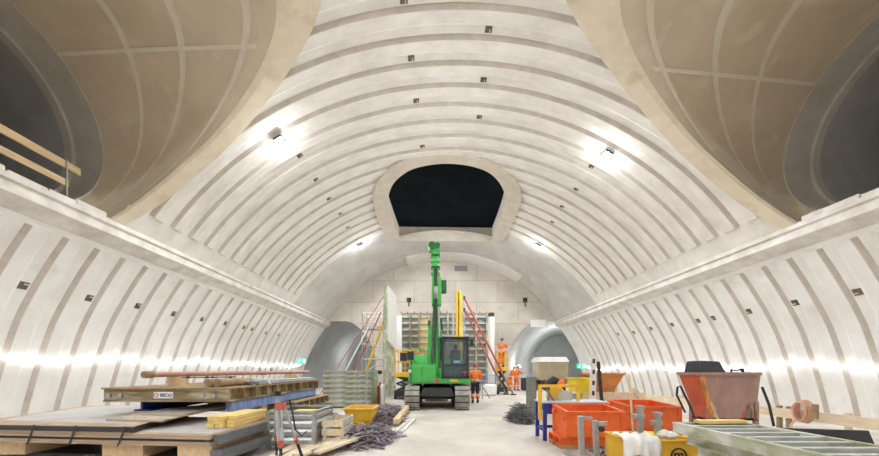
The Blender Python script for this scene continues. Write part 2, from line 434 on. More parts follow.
# cross tunnels: collar, flared coating, ring, dark bore
def yz(a, ka, kb, cy=TY, cz=TZ, low=1):
    q = math.sin(a); return cy+ka*math.cos(a), max(cz+kb*q*(low if q < 0 else 1), 5.15)
def on_vault(y, z, s, k=0):
    r = VR-k; x = math.sqrt(max(r*r-(z-VC)**2, 0)); return Vector((AX+s*x, y, z))
NA = 96
for s, nm in ((-1,'left'),(1,'right')):
    A = [2*math.pi*i/NA for i in range(NA)]; TA, TB, TL = MOUTH[s]; LW = TL/TB
    o0 = [on_vault(*yz(a,TA,TB,TY,TZ,LW), s, -.1) for a in A]; o1 = [on_vault(*yz(a,TA,TB,TY,TZ,LW), s, .10) for a in A]
    i1 = [on_vault(*yz(a,TA-.46,TB-.25,TY,TZ,LW*1.14), s, .12) for a in A]; i0 = [on_vault(*yz(a,TA-.48,TB-.27,TY,TZ,LW*1.14), s, .02) for a in A]
    m = MB(); m.loft([o0,o1,i1,i0]); struct(m.build('trim_%d' % (7 if s < 0 else 8), COLLAR, smooth=True))
    # flared lining
    E = 9.95; ER, EY, EZ = (2.1,6.9,7.42) if s < 0 else (2.3,7.4,7.62)
    end = [Vector((AX+s*E, *yz(a,ER,ER,EY,EZ))) for a in A]
    st = [on_vault(*yz(a,TA-.47,TB-.26,TY,TZ,LW*1.14), s, .06) for a in A]
    rings = []; K = 24
    for k in range(K+1):
        t = k/K; ring = []
        for p,q in zip(st,end):
            w = t; bul = math.sin(math.pi*t)*.10
            v = p.lerp(q, w); cx = Vector((v.x, TY+(EY-TY)*t, TZ+(EZ-TZ)*t)); d = (v-cx); d.x = 0
            ring.append(v+d.normalized()*bul if d.length > 0 else v)
        rings.append(ring)
    m = MB(); m.loft(rings); fl = struct(m.build('ceiling_%s_tunnel' % nm, TANP, smooth=True))
    # pale seams between coating panels
    for t0 in (.16,.42,.70):
        k = int(t0*K); m = MB()
        r1 = [v.lerp(Vector((v.x,TY,TZ)),.006) for v in rings[k]]; r2 = [a.lerp(b2,.75 if t0 < .5 else .6).lerp(Vector((a.x,TY,TZ)),.006) for a,b2 in zip(rings[k],rings[k+1])]
        m.loft([r1,r2]); m.build('seam_tape', SEAM, fl, smooth=True)
    for a0 in (52,) if s > 0 else (62,):
        j = int(a0/96*NA) if False else int(NA*a0/360*1.0)
        m = MB(); L1=[]; L2=[]
        for k in range(2,K+1):
            p = rings[k][j]; q = rings[k][(j+1)%NA]; c = Vector((p.x,TY,TZ))
            L1.append(p.lerp(c,.007)); L2.append(p.lerp(q,.55).lerp(c,.007))
        m.loft([L1,L2], closed=False); m.build('seam_tape', SEAM, fl, smooth=True)
    def ring_at(X, r): return [Vector((AX+s*X, *yz(a,r,r,EY,EZ))) for a in A]
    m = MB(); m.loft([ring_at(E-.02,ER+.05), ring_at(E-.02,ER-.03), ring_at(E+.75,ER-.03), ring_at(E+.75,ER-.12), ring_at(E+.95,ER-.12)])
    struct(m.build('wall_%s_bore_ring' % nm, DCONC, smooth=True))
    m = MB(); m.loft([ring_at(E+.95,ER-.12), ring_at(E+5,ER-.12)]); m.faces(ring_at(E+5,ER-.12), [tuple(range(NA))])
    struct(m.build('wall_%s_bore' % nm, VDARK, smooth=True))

# cast-in anchor boxes (dark square pockets)
def anchor(p, n, along, parent, sz=.24):
    n = n.normalized(); u = along.normalized(); v = n.cross(u).normalized()
    m = MB(); w = .012; h = sz/2; d = .012
    for (a0,a1,b0,b1) in ((-h,h,h-w,h),(-h,h,-h,-h+w),(-h,-h+w,-h+w,h-w),(h-w,h,-h+w,h-w)):
        q = [p+u*a+v*bb+n*k for k in (-.03,d) for a,bb in ((a0,b0),(a1,b0),(a1,b1),(a0,b1))]
        m.hexa(q)
    m.mi = 1
    m.hexa([p+u*a+v*bb+n*k for k in (-.03,.002) for a,bb in ((-h+w,-h+w),(h-w,-h+w),(h-w,h-w),(-h+w,h-w))])
    m.mi = 0
    for bb in (h*.35,):
        m.hexa([p+u*(a)+v*(bb+c)+n*k for k in (0,.01) for a,c in ((h*.05,-.014),(h*.8,-.014),(h*.8,.014),(h*.05,.014))])
    m.build('anchor_box', [LEDGE, mat('pocket_steel', (.16,.13,.09), (.09,.075,.055), .8)], parent)
ANCH = [(404,3),(411,56),(416,97),(422,141),(489,27),(484,77),(480,113),(302,159),(317,181),(329,199),(340,213),(347,226),(590,168),(577,188),(564,204),(554,220)]
for px,py in ANCH:
    p = vray(px,py); k = round((p.y-Y0-SP/2)/SP); y = Y0+SP*(k+.72)
    th = math.atan2(p.z-VC, p.x-AX); q = vpt(th, y)
    anchor(q, Vector((AX-q.x,0,VC-q.z)), Vector((0,1,0)), vault, .21)
def wall_pt(px, py, s):
    best = None
    for i in range(200):
        z = .2+4.5*i/200; X = AX+s*wxs(z); d = F*X/(px-VX); zz = HC+(VY-py)*d/F
        e = abs(zz-z)
        if best is None or e < best[0]: best = (e, Vector((X,d,z)))
    return best[1]
for s, L, W in ((-1,[(23,285),(86,297),(132,305),(167,312),(196,317.6),(219,322),(238,326),(253.5,329.5),(266.6,332.6),(278.5,334.6)],wallL),
             (1,[(861,291),(803,301),(756,310),(722,316),(695.5,321),(671,325),(651.6,328.7),(634.6,332),(621,333.5)],wallR)):
    for px,py in L:
        p = wall_pt(px,py,s); k = round((p.y-Y0-SP/2)/SP); y = Y0+SP*(k+.72); z = p.z
        X = AX+s*wxs(z); tz = Vector((s*(wxs(z+.1)-wxs(z-.1)),0,.2)); n = Vector((0,1,0)).cross(tz)
        if n.x*s > 0: n = -n
        anchor(Vector((X,y,z)), n, Vector((0,1,0)), W, .22)

# ------------------------------------------------------------------ lamps of the hall, with added fill
def lamp(name, loc, power, radius=.12, col=(.92,.965,1)):
    l = bpy.data.lights.new(name, 'POINT'); l.energy = power; l.shadow_soft_size = radius; l.color = col
    o = bpy.data.objects.new(name, l); o.location = loc; C.objects.link(o); return o
FL = [(277,137,'flood lamp on the left vault just past the cross tunnel mouth'),(609,151,'flood lamp on the right vault just past the cross tunnel mouth'),
      (360,244,'flood lamp on the left vault below the shaft ring'),(538,244,'flood lamp on the right vault below the shaft ring')]
def flood(p, label, E):
    n = Vector((AX-p.x,0,VC-p.z)).normalized(); c = p+n*.22
    t = thing('flood_lamp', label, 'lamp', p+n*.02, 'flood lamps on the vault')
    m = MB(); m.cyl(p-n*.02, p+n*.12, .025); m.build('bracket', DSTEEL, t)
    m = MB(); q = Vector((0,1,0)); w = q.cross(n).normalized()
    m.hexa([c+q*a+w*bb+n*k for k in (-.09,-.02) for a,bb in ((-.18,-.13),(.18,-.13),(.18,.13),(-.18,.13))]); m.build('housing', DSTEEL, t)
    m = MB(); m.hexa([c+q*a+w*bb+n*k for k in (-.02,-.002) for a,bb in ((-.16,-.11),(.16,-.11),(.16,.11),(-.16,.11))]); m.build('lens', LAMPM, t)
    l = bpy.data.lights.new('flood_or_fill_light', 'SPOT'); l.energy = E; l.shadow_soft_size = .12; l.color = (.92,.965,1); l.spot_size = R(172); l.spot_blend = .25
    o = bpy.data.objects.new('flood_or_fill_light', l); o.location = c+n*.05; C.objects.link(o); o.rotation_euler = n.to_track_quat('-Z','Y').to_euler()
    lamp('flood_glow', c+n*.10, E*.05)
PW = 570
for px,py,lb in FL: flood(vray(px,py), 'white '+lb, PW)
for y in (1.0, -5.5):                    # added fill lamps, unseen above and behind the viewer, lighting front faces
    for th in (R(58), R(122)):
        q = vpt(th, y, VR-.45); lamp('flood_or_fill_light', q, PW*.32)

# LED strings along both walls
def led(side, za, sag, label, peaks):
    pts = []
    for a,b2 in zip(peaks, peaks[1:]):
        n = 12
        for i in range(n):
            t = i/n; y = a+(b2-a)*t; z = za-sag*4*t*(1-t)
            pts.append(Vector((AX+side*(wxs(z)-.115), y, z)))
    pts.append(Vector((AX+side*(wxs(za)-.115), peaks[-1], za)))
    t = thing('led_string', label, 'light string', pts[0])
    m = MB(); m.tube(pts, .014, 6); m.build('light_tube', LEDM, t)
    for y in peaks: m = MB(); m.rbox((AX+side*(wxs(za)-.05), y, za+.02), (.13,.03,.04)); m.build('clip', DSTEEL, t)
led(-1, 1.86, .17, 'glowing LED string sagging along the left ribbed wall', [-6,-1.5,3,6.9,10.7,14.5,18,21.5,25])
led(1, 1.70, .24, 'glowing LED string sagging along the right ribbed wall', [-6,-2,2,6.2,10.5,14.0,17.5,21,25])
# tunnel work lamps
for (x,y,z,e) in ((12.3,30.5,3.6,150),(-8.6,34.5,2.6,45)):
    lamp('tunnel_light', (x,y,z), e, .15)
m = MB(); m.ball((10.3-3.1,27.4,1.75), .13); t = m.build('work_light', emis('work_lens',(1,.97,.92),25)); tag(t, 'small glaring work light by the right tunnel mouth', 'lamp')
lamp('work_light_glow', (7.25,27.1,1.9), 15, .1)
p = P(349,373,25.5); m = MB(); m.ball((p.x,p.y,1.2), .12); m.cyl((p.x,p.y,0),(p.x,p.y,1.1),.03,n=6); tag(m.build('work_light', MATS['work_lens']), 'small glaring work light in the left tunnel mouth', 'lamp')

w = bpy.data.worlds.new('world'); bpy.context.scene.world = w; w.use_nodes = True
w.node_tree.nodes['Background'].inputs[0].default_value = (.02,.02,.022,1)

# ------------------------------------------------------------------ formwork panels (ladder-like steel frames)
def form_panel(L, W, H, bars, m1, m2, label, group=None, cells=True):
    """frame panel lying flat, corner at origin, long side along +y"""
    t = thing('formwork_panel', label, 'formwork panel', (0,0,0), group)
    for x in (0, W-.05):
        m = MB(); m.box(x,x+.05,0,L,0,H); m.box(x-.012 if x == 0 else x+.05, x if x == 0 else x+.062, 0,L, 0,.018); m.box(x-.012 if x == 0 else x+.05, x if x == 0 else x+.062, 0,L, H-.018,H)
        m.build('side_rail', m1, t)
    for y in (0, L-.05):
        m = MB(); m.box(.05,W-.05,y,y+.05,0,H); m.build('end_rail', m1, t)
    for i in range(bars):
        y = L*(i+1)/(bars+1)
        m = MB(); m.box(.05,W-.05,y-.03,y+.03,.03,H-.006); m.build('crossbar', m2, t)
    m = MB(); m.box(.05,W-.05,.05,L-.05,.004,.028); m.build('face_sheet', DSTEEL if cells else m2, t)
    return t
def shift(root, loc, rz=0):
    root.location = loc; root.rotation_euler.z = rz

p = form_panel(2.75,.92,.13,11,FORM,FORMT,'topmost of the three grey-green ladder-like formwork panels stacked at lower right')
shift(p,(3.16,1.5,.63))
p = form_panel(2.66,.86,.13,11,FORM,FORMT,'middle mossy formwork panel under the topmost one at lower right'); shift(p,(3.26,1.5,.49),R(-.5))
p = form_panel(2.60,.86,.13,11,FORM,FORMT,'lowest mossy formwork panel of the three stacked at lower right'); shift(p,(3.30,1.5,.35),R(-1.5))
for i,y in enumerate((2.0,3.6)):
    m = MB(); m.box(3.3,4.15,y,y+.12,0,.35); tag(m.build('timber_bearer', WOODX), 'timber bearer under the three formwork panels at lower right','timber','bearers under the right formwork panels')
m = MB(); m.rbox((3.72,4.17,.78),(.62,.12,.04),(0,0,R(3))); tag(m.build('timber_board', YTIMB),'short yellow board lying across the far end of the right formwork panels','board')

# far left-middle stack of panels
lab = ['topmost','second','third','fourth','fifth','sixth','lowest']
for i in range(7):
    t = thing('formwork_panel', lab[6-i]+' mossy panel of the tall formwork stack left of the excavator','formwork panel',(0,0,0),'stacked panels left of the excavator')
    W, D, H = 1.86, 1.3, .195
    z1 = H
    m = MB(); m.box(0,W,0,.02,.05,H-.05); m.build('web', FORM, t)
    m = MB(); m.box(0,W,-.07,.02,H-.05,H-.008); m.build('top_flange', FORMT, t)
    m = MB(); m.box(0,W,-.07,.02,0,.045); m.build('bottom_flange', FORM, t)
    for x in (0,W-.05):
        m = MB(); m.box(x,x+.05,.02,D,0,H-.008); m.build('side_rail', FORM, t)
    m = MB(); m.box(.05,W-.05,D-.05,D,0,H-.008); m.build('back_rail', FORM, t)
    m = MB(); m.box(.05,W-.05,.02,D-.05,H-.03,H-.01); m.build('face_sheet', FORMT, t)
    m = MB(); m.box(1.62,1.72,-.074,-.03,.05,H-.05); m.build('stiffener', FORMT, t)
    shift(t,(-4.27+random.uniform(-.03,.03),12.25+random.uniform(-.02,.02),.06+i*H),R(random.uniform(-.5,.5)))
for x in (-4.1,-2.8):
    m = MB(); m.box(x,x+.1,12.2,13.5,0,.06); tag(m.build('timber_bearer', WOODD),'flat bearer under the tall formwork stack left of the excavator','timber','bearers under the tall stack')

# ------------------------------------------------------------------ left foreground: plywood sheets
lowpoly = [(-3.22,4.58),(-3.14,6.2),(-6.9,6.6),(-7.3,4.95)]
def sheetpoly(poly, j): return [(x+random.uniform(-j,j), y+random.uniform(-j,j)) for x,y in poly]
for i in range(5):
    m = MB(); z = .35+i*.034; m.prism(sheetpoly(lowpoly,.012), z, z+.031); m.mi = 1
    q = sheetpoly(lowpoly,.0); m.prism([(x*.9995,y) for x,y in q][:0] or [(-3.3,4.7),(-3.3,6.1),(-6.8,6.4),(-7.0,5.1)], z+.0312, z+.0325)
    tag(m.build('plywood_sheet', [PLYE if i != 2 else BLACKP, PLYT]),'brown-edged plywood sheet in the lower strapped stack on the left','sheet','plywood sheets of the lower left stack')
# dark grey film-faced boards along the right side of the lower stack
for k,(z0,z1) in enumerate(((.13,.29),(.385,.515))):
    m = MB(); m.prism([(-3.20,4.62),(-3.10,6.15),(-2.99,6.15),(-3.10,4.62)] if k == 1 else [(-3.25,4.62),(-3.05,6.2),(-2.92,6.2),(-3.08,4.62)], z0, z1)
    tag(m.build('film_faced_board', GREYF),('lower dark grey film-faced board below the plywood stack on the left','upper dark grey film-faced board on edge along the plywood stack')[k],'board')
up = [(-4.43,4.68),(-5.35,7.5),(-8.1,7.5),(-7.3,4.94)]
cols = [BLACKP,BLACKP,PLYE,BLACKP]
zz = .523
for i,(h,mt) in enumerate(((.010,PLYE),(.078,BLACKP),(.014,PLYE))):
    m = MB(); m.prism(sheetpoly(up,.02), zz, zz+h-.002); zz += h
    m.mi = 1; m.prism([(-4.6,4.9),(-5.45,7.4),(-7.9,7.4),(-7.2,5.3)], zz-.002, zz-.0005)
    tag(m.build('plywood_sheet', [mt,PLYT]),('lowest brown-edged sheet of the upper stack on the left','black film-faced sheet in the upper stack on the left','topmost wide grey sheet of the upper stack on the left')[i],'sheet')
for i,(pl,mt) in enumerate((([(-4.32,5.05),(-4.75,7.35),(-5.2,7.35),(-5.35,5.2)],PLYE),([(-4.27,5.2),(-4.45,7.3),(-5.0,7.3),(-5.25,5.32)],WOODP),([(-4.2,5.3),(-4.3,7.25),(-4.9,7.25),(-5.15,5.42)],PLYE))):
    m = MB(); m.prism(pl, zz, zz+.028); m.mi = 1; c = sum((Vector(q) for q in pl), Vector((0,0)))/4
    m.prism([tuple(c+(Vector(q)-c)*.97) for q in pl], zz+.028, zz+.0295); zz += .03
    tag(m.build('plywood_offcut',[mt,PLYT]),('lowest narrow offcut on the upper sheet stack','middle narrow offcut on the upper sheet stack','topmost narrow offcut on the upper sheet stack')[i],'board')
for i,(x,w) in enumerate(((-6.85,.4),(-5.05,.62),(-3.75,.5))):
    m = MB(); y = 4.66 if i > 1 else 4.75+(-x-4)*.1; m.box(x,x+w,y,6.1,.12,.348); tag(m.build('timber_bearer', WOODL),('timber bearer at the far left under the plywood stacks','broad timber bearer under the middle of the plywood stacks','timber bearer under the right end of the plywood stacks')[i],'timber')
m = MB(); m.prism([(-3.3,4.9),(-3.3,6.4),(-7.4,6.6),(-7.4,5.2)],0,.12); tag(m.build('steel_plate_stack', DSTEEL),'dark steel base plate on the floor under the plywood stacks','plate')
def front(x):   # front face of the lower stack
    t = (x+3.22)/(-7.3+3.22); return 4.58+(4.95-4.58)*t
for i,x in enumerate((-6.05,-5.35,-4.55)):
    m = MB(); y = front(x)-.02
    yu = 4.74+(x+4.43)/(-7.35+4.43)*.42-.03
    m.bar((x-.10,y+.005,.33),(x+.02,y,.625),.022,.006,(0,1,0))
    tag(m.build('strapping_band', mat('band_teal',(.025,.05,.045),(.02,.035,.03),.5)),('dark green band farthest left around the plywood stacks','middle dark green band around the plywood stacks','dark green band nearest the stack corner')[i],'strap')
m = MB(); m.bar((-7.2,front(-7.2)-.012,.43),(-3.3,front(-3.3)-.012,.43),.006,.012); tag(m.build('strapping_band', BLACK),'thin black band running along the front of the lower plywood stack','strap')

# yellow timbers on the stack
k = 0
for lay in range(3):
    for c in range(3):
        x0 = -3.65+c*.142+random.uniform(-.006,.006); y0 = 5.10+random.uniform(0,.05)+(.06 if c == 2 else 0); L = 1.05+random.uniform(-.12,.05)
        z = .523+lay*.062
        m = MB(); m.hexa([(x0,y0,z),(x0+.128,y0,z),(x0+.130,y0+L,z),(x0+.002,y0+L,z),(x0,y0,z+.058),(x0+.128,y0,z+.058),(x0+.130,y0+L,z+.058),(x0+.002,y0+L,z+.058)])
        tag(m.build('timber_batten', YTIMB, bevel=.004),'yellow sawn batten in the small pile on the plywood stack','timber','yellow battens on the plywood stack')

# ------------------------------------------------------------------ girder panel with lettered plate, laid flat
def girder(x0,x1,y0,y1,z0,z1,n,name,label,facem,cellm,topm):
    t = thing(name,label,'formwork panel',((x0+x1)/2,(y0+y1)/2,z0))
    m = MB(); m.box(x0,x1,y0,y0+.03,z0+.025,z1-.03); m.build('front_face', facem, t)
    m = MB(); m.box(x0-.02,x1+.02,y0-.03,y1,z1-.03,z1); m.build('deck', topm, t)
    m = MB(); m.box(x0,x1+.015,y0-.02,y1,z0,z0+.025); m.build('bottom_flange', facem, t)
    m = MB(); m.box(x1-.14,x1-.11,y0+.03,y1,z0+.025,z1-.03); m.build('web', cellm, t)
    m = MB(); m.box(x0,x0+.03,y0+.03,y1,z0+.025,z1-.03); m.build('far_side', facem, t)
    for i in range(n+1):
        y = y0+.03+(y1-y0-.07)*i/n
        m = MB(); m.box(x1-.11,x1+.01,y,y+.035,z0+.025,z1-.03); m.build('stiffener', topm, t)
    return t
g = girder(-5.9,-3.69,5.7,10.1,.885,1.135,10,'girder_panel','olive-brown girder panel with a white name plate lying on blue beams',GIRD,MOSSW,WOODD)
m = MB(); m.box(-5.0,-4.66,5.688,5.698,.945,1.06); lp = m.build('name_plate', WHITEP, g)
text('lettering','BECO',.08,(-4.78,5.686,1.0),BLUE,lp)
m = MB(); m.tube([(-4.95+.032*math.cos(a),5.685,1.0+.032*math.sin(a)) for a in [i*math.pi/8 for i in range(16)]],.007,5,closed=True); m.build('round_mark', REDP, lp)
for i,x in enumerate((-5.78,-5.58,-4.12,-3.92)):
    m = MB(); m.cyl((x,5.66,1.0),(x,5.70,1.0),.035,n=14); m.build('bolt', STEEL, g)
# blue beams beneath
for i,(x0,x1,lb) in enumerate(((-5.65,-5.35,'dark blue beam under the left side of the lettered girder panel'),(-3.95,-3.72,'pale blue worn beam under the right edge of the lettered girder panel'))):
    t = thing('steel_beam', lb,'beam',(x0,7.9,.68))
    mm = BLUE if i == 0 else LBLUE
    m = MB(); m.box(x0,x1,6.0 if i == 0 else 5.9,10,.855,.885); m.build('top_flange', mm, t)
    m = MB(); m.box((x0+x1)/2-.02,(x0+x1)/2+(.1 if i else .02),6.0 if i == 0 else 5.9,10,.71,.855); m.build('web', mm, t)
    m = MB(); m.box(x0,x1,6.0 if i == 0 else 5.9,10,.68,.71); m.build('bottom_flange', mm, t)
m = MB(); m.box(-5.25,-4.9,6.05,6.5,.70,.885); tag(m.build('plastic_crate', BLUE),'bright blue box under the front of the lettered girder panel','box') if False else m.b.free()
g2 = girder(-5.6,-3.45,7.9,10.4,.43,.66,6,'girder_panel','lower olive girder panel showing its open cells behind the survey tripod',GIRD,MOSSW,WOODD)
t = thing('steel_beam','pale blue beam under the lower girder panel','beam',(-3.6,9,.25))
m = MB(); m.box(-3.75,-3.5,7.9,10.3,.25,.43); m.build('web', LBLUE, t)
m = MB(); m.box(-3.8,-3.45,7.9,10.3,.21,.25); m.build('bottom_flange', LBLUE, t)
for i,y in enumerate((8.1,9.8)):
    m = MB(); m.box(-5.7,-3.5,y,y+.2,0,.21 ); tag(m.build('timber_bearer', WOODD),'brown timber bearer under the lower girder panel','timber','bearers under the girder panels')
for i,y in enumerate((8.3,9.6)):
    m = MB(); m.box(-5.7,-3.85,y,y+.14,.662,.68); tag(m.build('timber_batten', WOODD),'thin packing batten between the two girder panels','timber','packing between girder panels')
m = MB(); m.box(-5.6,-5.4,6.75,7.0,0,.68); m2 = tag(m.build('timber_post', WOODD),'timber block propping the left blue beam','timber')
m = MB(); m.box(-3.9,-3.72,6.9,7.1,0,.68); tag(m.build('timber_post', WOODD),'timber block propping the pale blue beam','timber')

# things on the girder panel
for i,(px,x,r) in enumerate(((209,-4.16,.075),(217.5,-3.98,.075))):
    m = MB(); m.cyl((x,5.85,1.137+r),(x-.02,6.9,1.137+r),r,n=16)
    tag(m.build('timber_pole', WOODD, smooth=True),('left round wooden pole lying on the lettered girder panel','right round wooden pole lying on the lettered girder panel')[i],'pole','round poles on the girder panel')
for i in range(9):
    c = i%5; l = i//5
    x = -3.80+c*.055-(.0 if l == 0 else -.027) - .05; z = 1.137+.024+l*.045
    x0 = x-.0
    m = MB(); m.cyl((x0-.1,6.5+random.uniform(0,.3),z),(x0-.14,9.9+random.uniform(-.2,.2),z),.023,n=8)
    tag(m.build('scaffold_tube', STEEL, smooth=True),'grey tube in the bundle lying on the lettered girder panel','tube','grey tubes on the girder panel')
m = MB(); m.tube([(-4.05,7.0,1.14),(-4.05,7.0,1.25),(-3.65,7.0,1.25),(-3.6,7.0,1.14)],.02,6); tag(m.build('sling', WHITEP),'white sling looped over the grey tube bundle','sling')
m = MB(); m.cyl((-4.9,6.2,1.30),(-4.12,6.6,1.31),.012,n=6); 
for t_ in (.1,.45,.55,.9): m.cyl((-4.9+.78*t_-.02,6.2+.4*t_,1.305),(-4.9+.78*t_+.03,6.2+.4*t_+.01,1.305),.022,n=6)
tag(m.build('threaded_rod', DSTEEL),'thin dark rod with couplers beside the round poles','rod')
# long primed pipe
t = thing('steel_pipe','long pinkish primed pipe resting above the grey tubes','pipe',(-4.7,8,1.3))
m = MB(); m.cyl((-5.22,5.8,1.365),(-4.17,10.5,1.385),.05,n=16); m.build('tube', PINK, t, smooth=True)
m = MB(); m.cyl((-5.235,5.74,1.365),(-5.20,5.9,1.365),.062,n=16); m.build('end_collar', WOODD, t, smooth=True)
m = MB(); m.cyl((-4.62,8.5,1.374),(-4.58,8.66,1.375),.062,n=16); m.build('coupling', PINK, t, smooth=True)
for i,(x,y) in enumerate(((-5.1,6.3),(-4.35,9.7))):
    m = MB(); m.box(x-.18,x+.18,y,y+.1,1.135,1.316); tag(m.build('timber_block', WOODL),('timber block under the near end of the primed pipe','timber block under the far end of the primed pipe')[i],'timber')
for k,(x,y) in enumerate(((-4.45,8.6),(-4.15,8.8))):
    m = MB(); m.tube([(-4.6+k*.1+.03*math.cos(a),8.4+.4*k,1.47+.04*math.sin(a)) for a in [i*math.pi/5 for i in range(10)]],.008,5,closed=True)
    tag(m.build('lifting_ring', DSTEEL),('left small dark lifting ring on the primed pipe','right small dark lifting ring on the primed pipe')[k],'ring')

# ------------------------------------------------------------------ galvanised bin, tripod, boards
def bin_():
    t = thing('steel_bin','grey corrugated steel bin standing behind the survey tripod','bin',(-2.6,6.2,0))
    x0,x1,y0,y1,h = -3.02,-2.19,5.8,6.72,.71
    for nm,pts in (('front',((x0,y0),(x1,y0))),('back',((x0,y1),(x1,y1))),('left',((x0,y0),(x0,y1))),('right',((x1,y0),(x1,y1)))):
        m = MB(); (ax,ay),(bx,by) = pts; s = -1 if nm in ('front','left') else 1
        nrm = Vector((0,s,0)) if nm in ('front','back') else Vector((s,0,0))
        prof = []
        for i in range(4):
            z = .08+i*.15; prof += [(z,0),(z+.04,.028),(z+.10,.028),(z+.14,0)]
        prof = [(z,o) for z,o in prof if z < h-.02]+[(h-.02,0)]
        L = [[Vector((ax,ay,z))+nrm*o, Vector((bx,by,z))+nrm*o] for z,o in prof]
        L2 = [[p-nrm*.012 for p in r] for r in L]
        for r1,r2 in zip(L+L2[::-1], (L+L2[::-1])[1:]+[L[0]]): m.faces([r1[0],r1[1],r2[1],r2[0]],[(0,1,2,3)])
        m.build('corrugated_side', STEEL, t)
    for x in (x0,x1):
        for y in (y0,y1): m = MB(); m.box(x-.035,x+.035,y-.035,y+.035,0,h); m.build('corner_post', STEEL, t)
    m = MB()
    for (a,b2,c,d) in ((x0-.04,x1+.04,y0-.04,y0+.02),(x0-.04,x1+.04,y1-.02,y1+.04),(x0-.04,x0+.02,y0,y1),(x1-.02,x1+.04,y0,y1)): m.box(a,b2,c,d,h-.035,h)
    m.build('rim', STEEL, t)
    m = MB(); m.box(x0,x1,y0,y1,.07,.09); m.build('floor_plate', STEEL, t)
bin_()
m = MB(); m.box(-2.78,-2.35,6.0,6.5,.092,.66); tag(m.build('plastic_canister', LEMON, bevel=.03),'yellow canister inside the grey corrugated bin','canister')
def tripod():
    hx,hy,hz = -2.26,4.6,1.10
    t = thing('survey_tripod','aluminium survey tripod with red clamps in front of the grey bin','tripod',(hx,hy,0))
    m = MB(); m.cyl((hx,hy,hz-.02),(hx,hy,hz),.09,n=18); m.cyl((hx,hy,hz),(hx,hy,hz+.05),.045,n=14); m.build('head', DSTEEL, t)
    m = MB(); m.cyl((hx,hy,hz-.22),(hx,hy,hz-.02),.028,n=12); m.build('centre_column', STEEL, t)
    for i,(fx,fy) in enumerate(((hx+.19,hy-.27),(hx+.36,hy+.12),(hx-.22,hy+.40))):
        top = Vector((hx,hy,hz-.12))+Vector((fx-hx,fy-hy,0)).normalized()*.07; ft = Vector((fx,fy,0))
        lo = top.lerp(ft,.55)
        sd = (ft-top).cross(Vector((0,0,1))).normalized()*.028
        m = MB(); m.cyl(top+sd,lo+sd,.017,n=8); m.cyl(top-sd,lo-sd,.017,n=8); m.cyl(top.lerp(ft,.35),ft,.019,n=8)
        lg = m.build('leg', STEEL, t)
        m = MB(); m.bar(top+(ft-top)*.0,top+(ft-top)*.10,.085,.05); m.build('upper_clamp', REDP, lg)
        m = MB(); m.bar(lo-(ft-top)*.03,lo+(ft-top)*.06,.075,.045); m.build('lower_clamp', REDP, lg)
        m = MB(); m.cyl(lo+(ft-top)*.07,lo+(ft-top)*.30,.022,n=8); m.build('grip', BLACK, lg)
        m = MB(); m.cyl(ft+Vector((0,0,.05)),ft,.022,.006,n=8); m.build('foot_spike', DSTEEL, lg)
    m = MB(); m.tube([(hx+.16,hy+.02,1.02),(hx+.22,hy,.80),(hx+.26,hy-.02,.6),(hx+.34,hy,.50),(hx+.40,hy+.04,.56)],.012,6); m.build('carry_strap', BLACK, t)
tripod()
for i,(x0,w,y0,L,rz) in enumerate(((-2.25,.30,4.85,1.5,-6),(-1.95,.2,4.9,1.35,-14),(-2.5,.2,4.9,1.2,0),(-1.72,.2,5.05,1.2,-20))):
    m = MB(); m.rbox((x0,y0+L/2,.09+.045*(i%2)),(w,L,.042),(0,0,R(rz))); tag(m.build('timber_board', WOODP),('wide pale board on the floor in front of the grey bin','pale board resting half on the wide board in front of the bin','pale board on the floor by the tripod foot','short pale board nearest the scrap heap')[i],'board')
for i,y in enumerate((5.05,6.0)):
    m = MB(); m.box(-2.65,-1.55,y,y+.1,0,.068); tag(m.build('timber_bearer', WOODD),'low bearer under the pale boards in front of the bin','timber','bearers under the pale boards')

# slatted wooden crate beside the bin
t = thing('timber_crate','low pale slatted timber crate between grey bin and scrap heap','crate',(-1.95,6.3,0))
for i in range(3):
    z = .05+i*.17
    for q_,mt_ in (((-2.12,-1.72,5.98,6.0),WOODP),((-2.12,-1.72,6.7,6.72),WOODP),((-1.74,-1.72,6.0,6.7),FORMT),((-2.12,-2.10,6.0,6.7),FORMT)):
        m = MB(); m.box(*q_,z,z+.12); m.build('slat', mt_, t)
for x in (-2.1,-1.77):
    for y in (6.0,6.65): m = MB(); m.box(x,x+.04,y,y+.05,0,.52); m.build('corner_post', WOODP, t)

# yellow tub
def tub(loc,w0,w1,d0,d1,h,label,m_):
    t = thing('mortar_tub',label,'tub',loc); x,y,z = loc
    def ring(w,d,z): return [Vector((x+a*w/2,y+b2*d/2,z)) for a,b2 in ((-1,-1),(1,-1),(1,1),(-1,1))]
    m = MB(); m.loft([ring(w1,d1,z),ring(w0,d0,z+h),ring(w0-.03,d0-.03,z+h),ring(w1-.03,d1-.03,z+.03)]); m.faces(ring(w1,d1,z),[(0,1,2,3)]); m.faces(ring(w1-.03,d1-.03,z+.03),[(0,1,2,3)]); m.build('shell', m_, t, bevel=.015)
    m = MB()
    o = ring(w0+.07,d0+.07,z+h); i = ring(w0-.02,d0-.02,z+h)
    m.loft([ring(w0+.07,d0+.07,z+h-.03),o,i,ring(w0,d0,z+h-.03)]); m.build('rim', m_, t)
    return t
tub((-1.90,8.3,.0),.70,.52,.85,.6,.50,'yellow tapered tub on the floor among the scrap heaps',YEL)
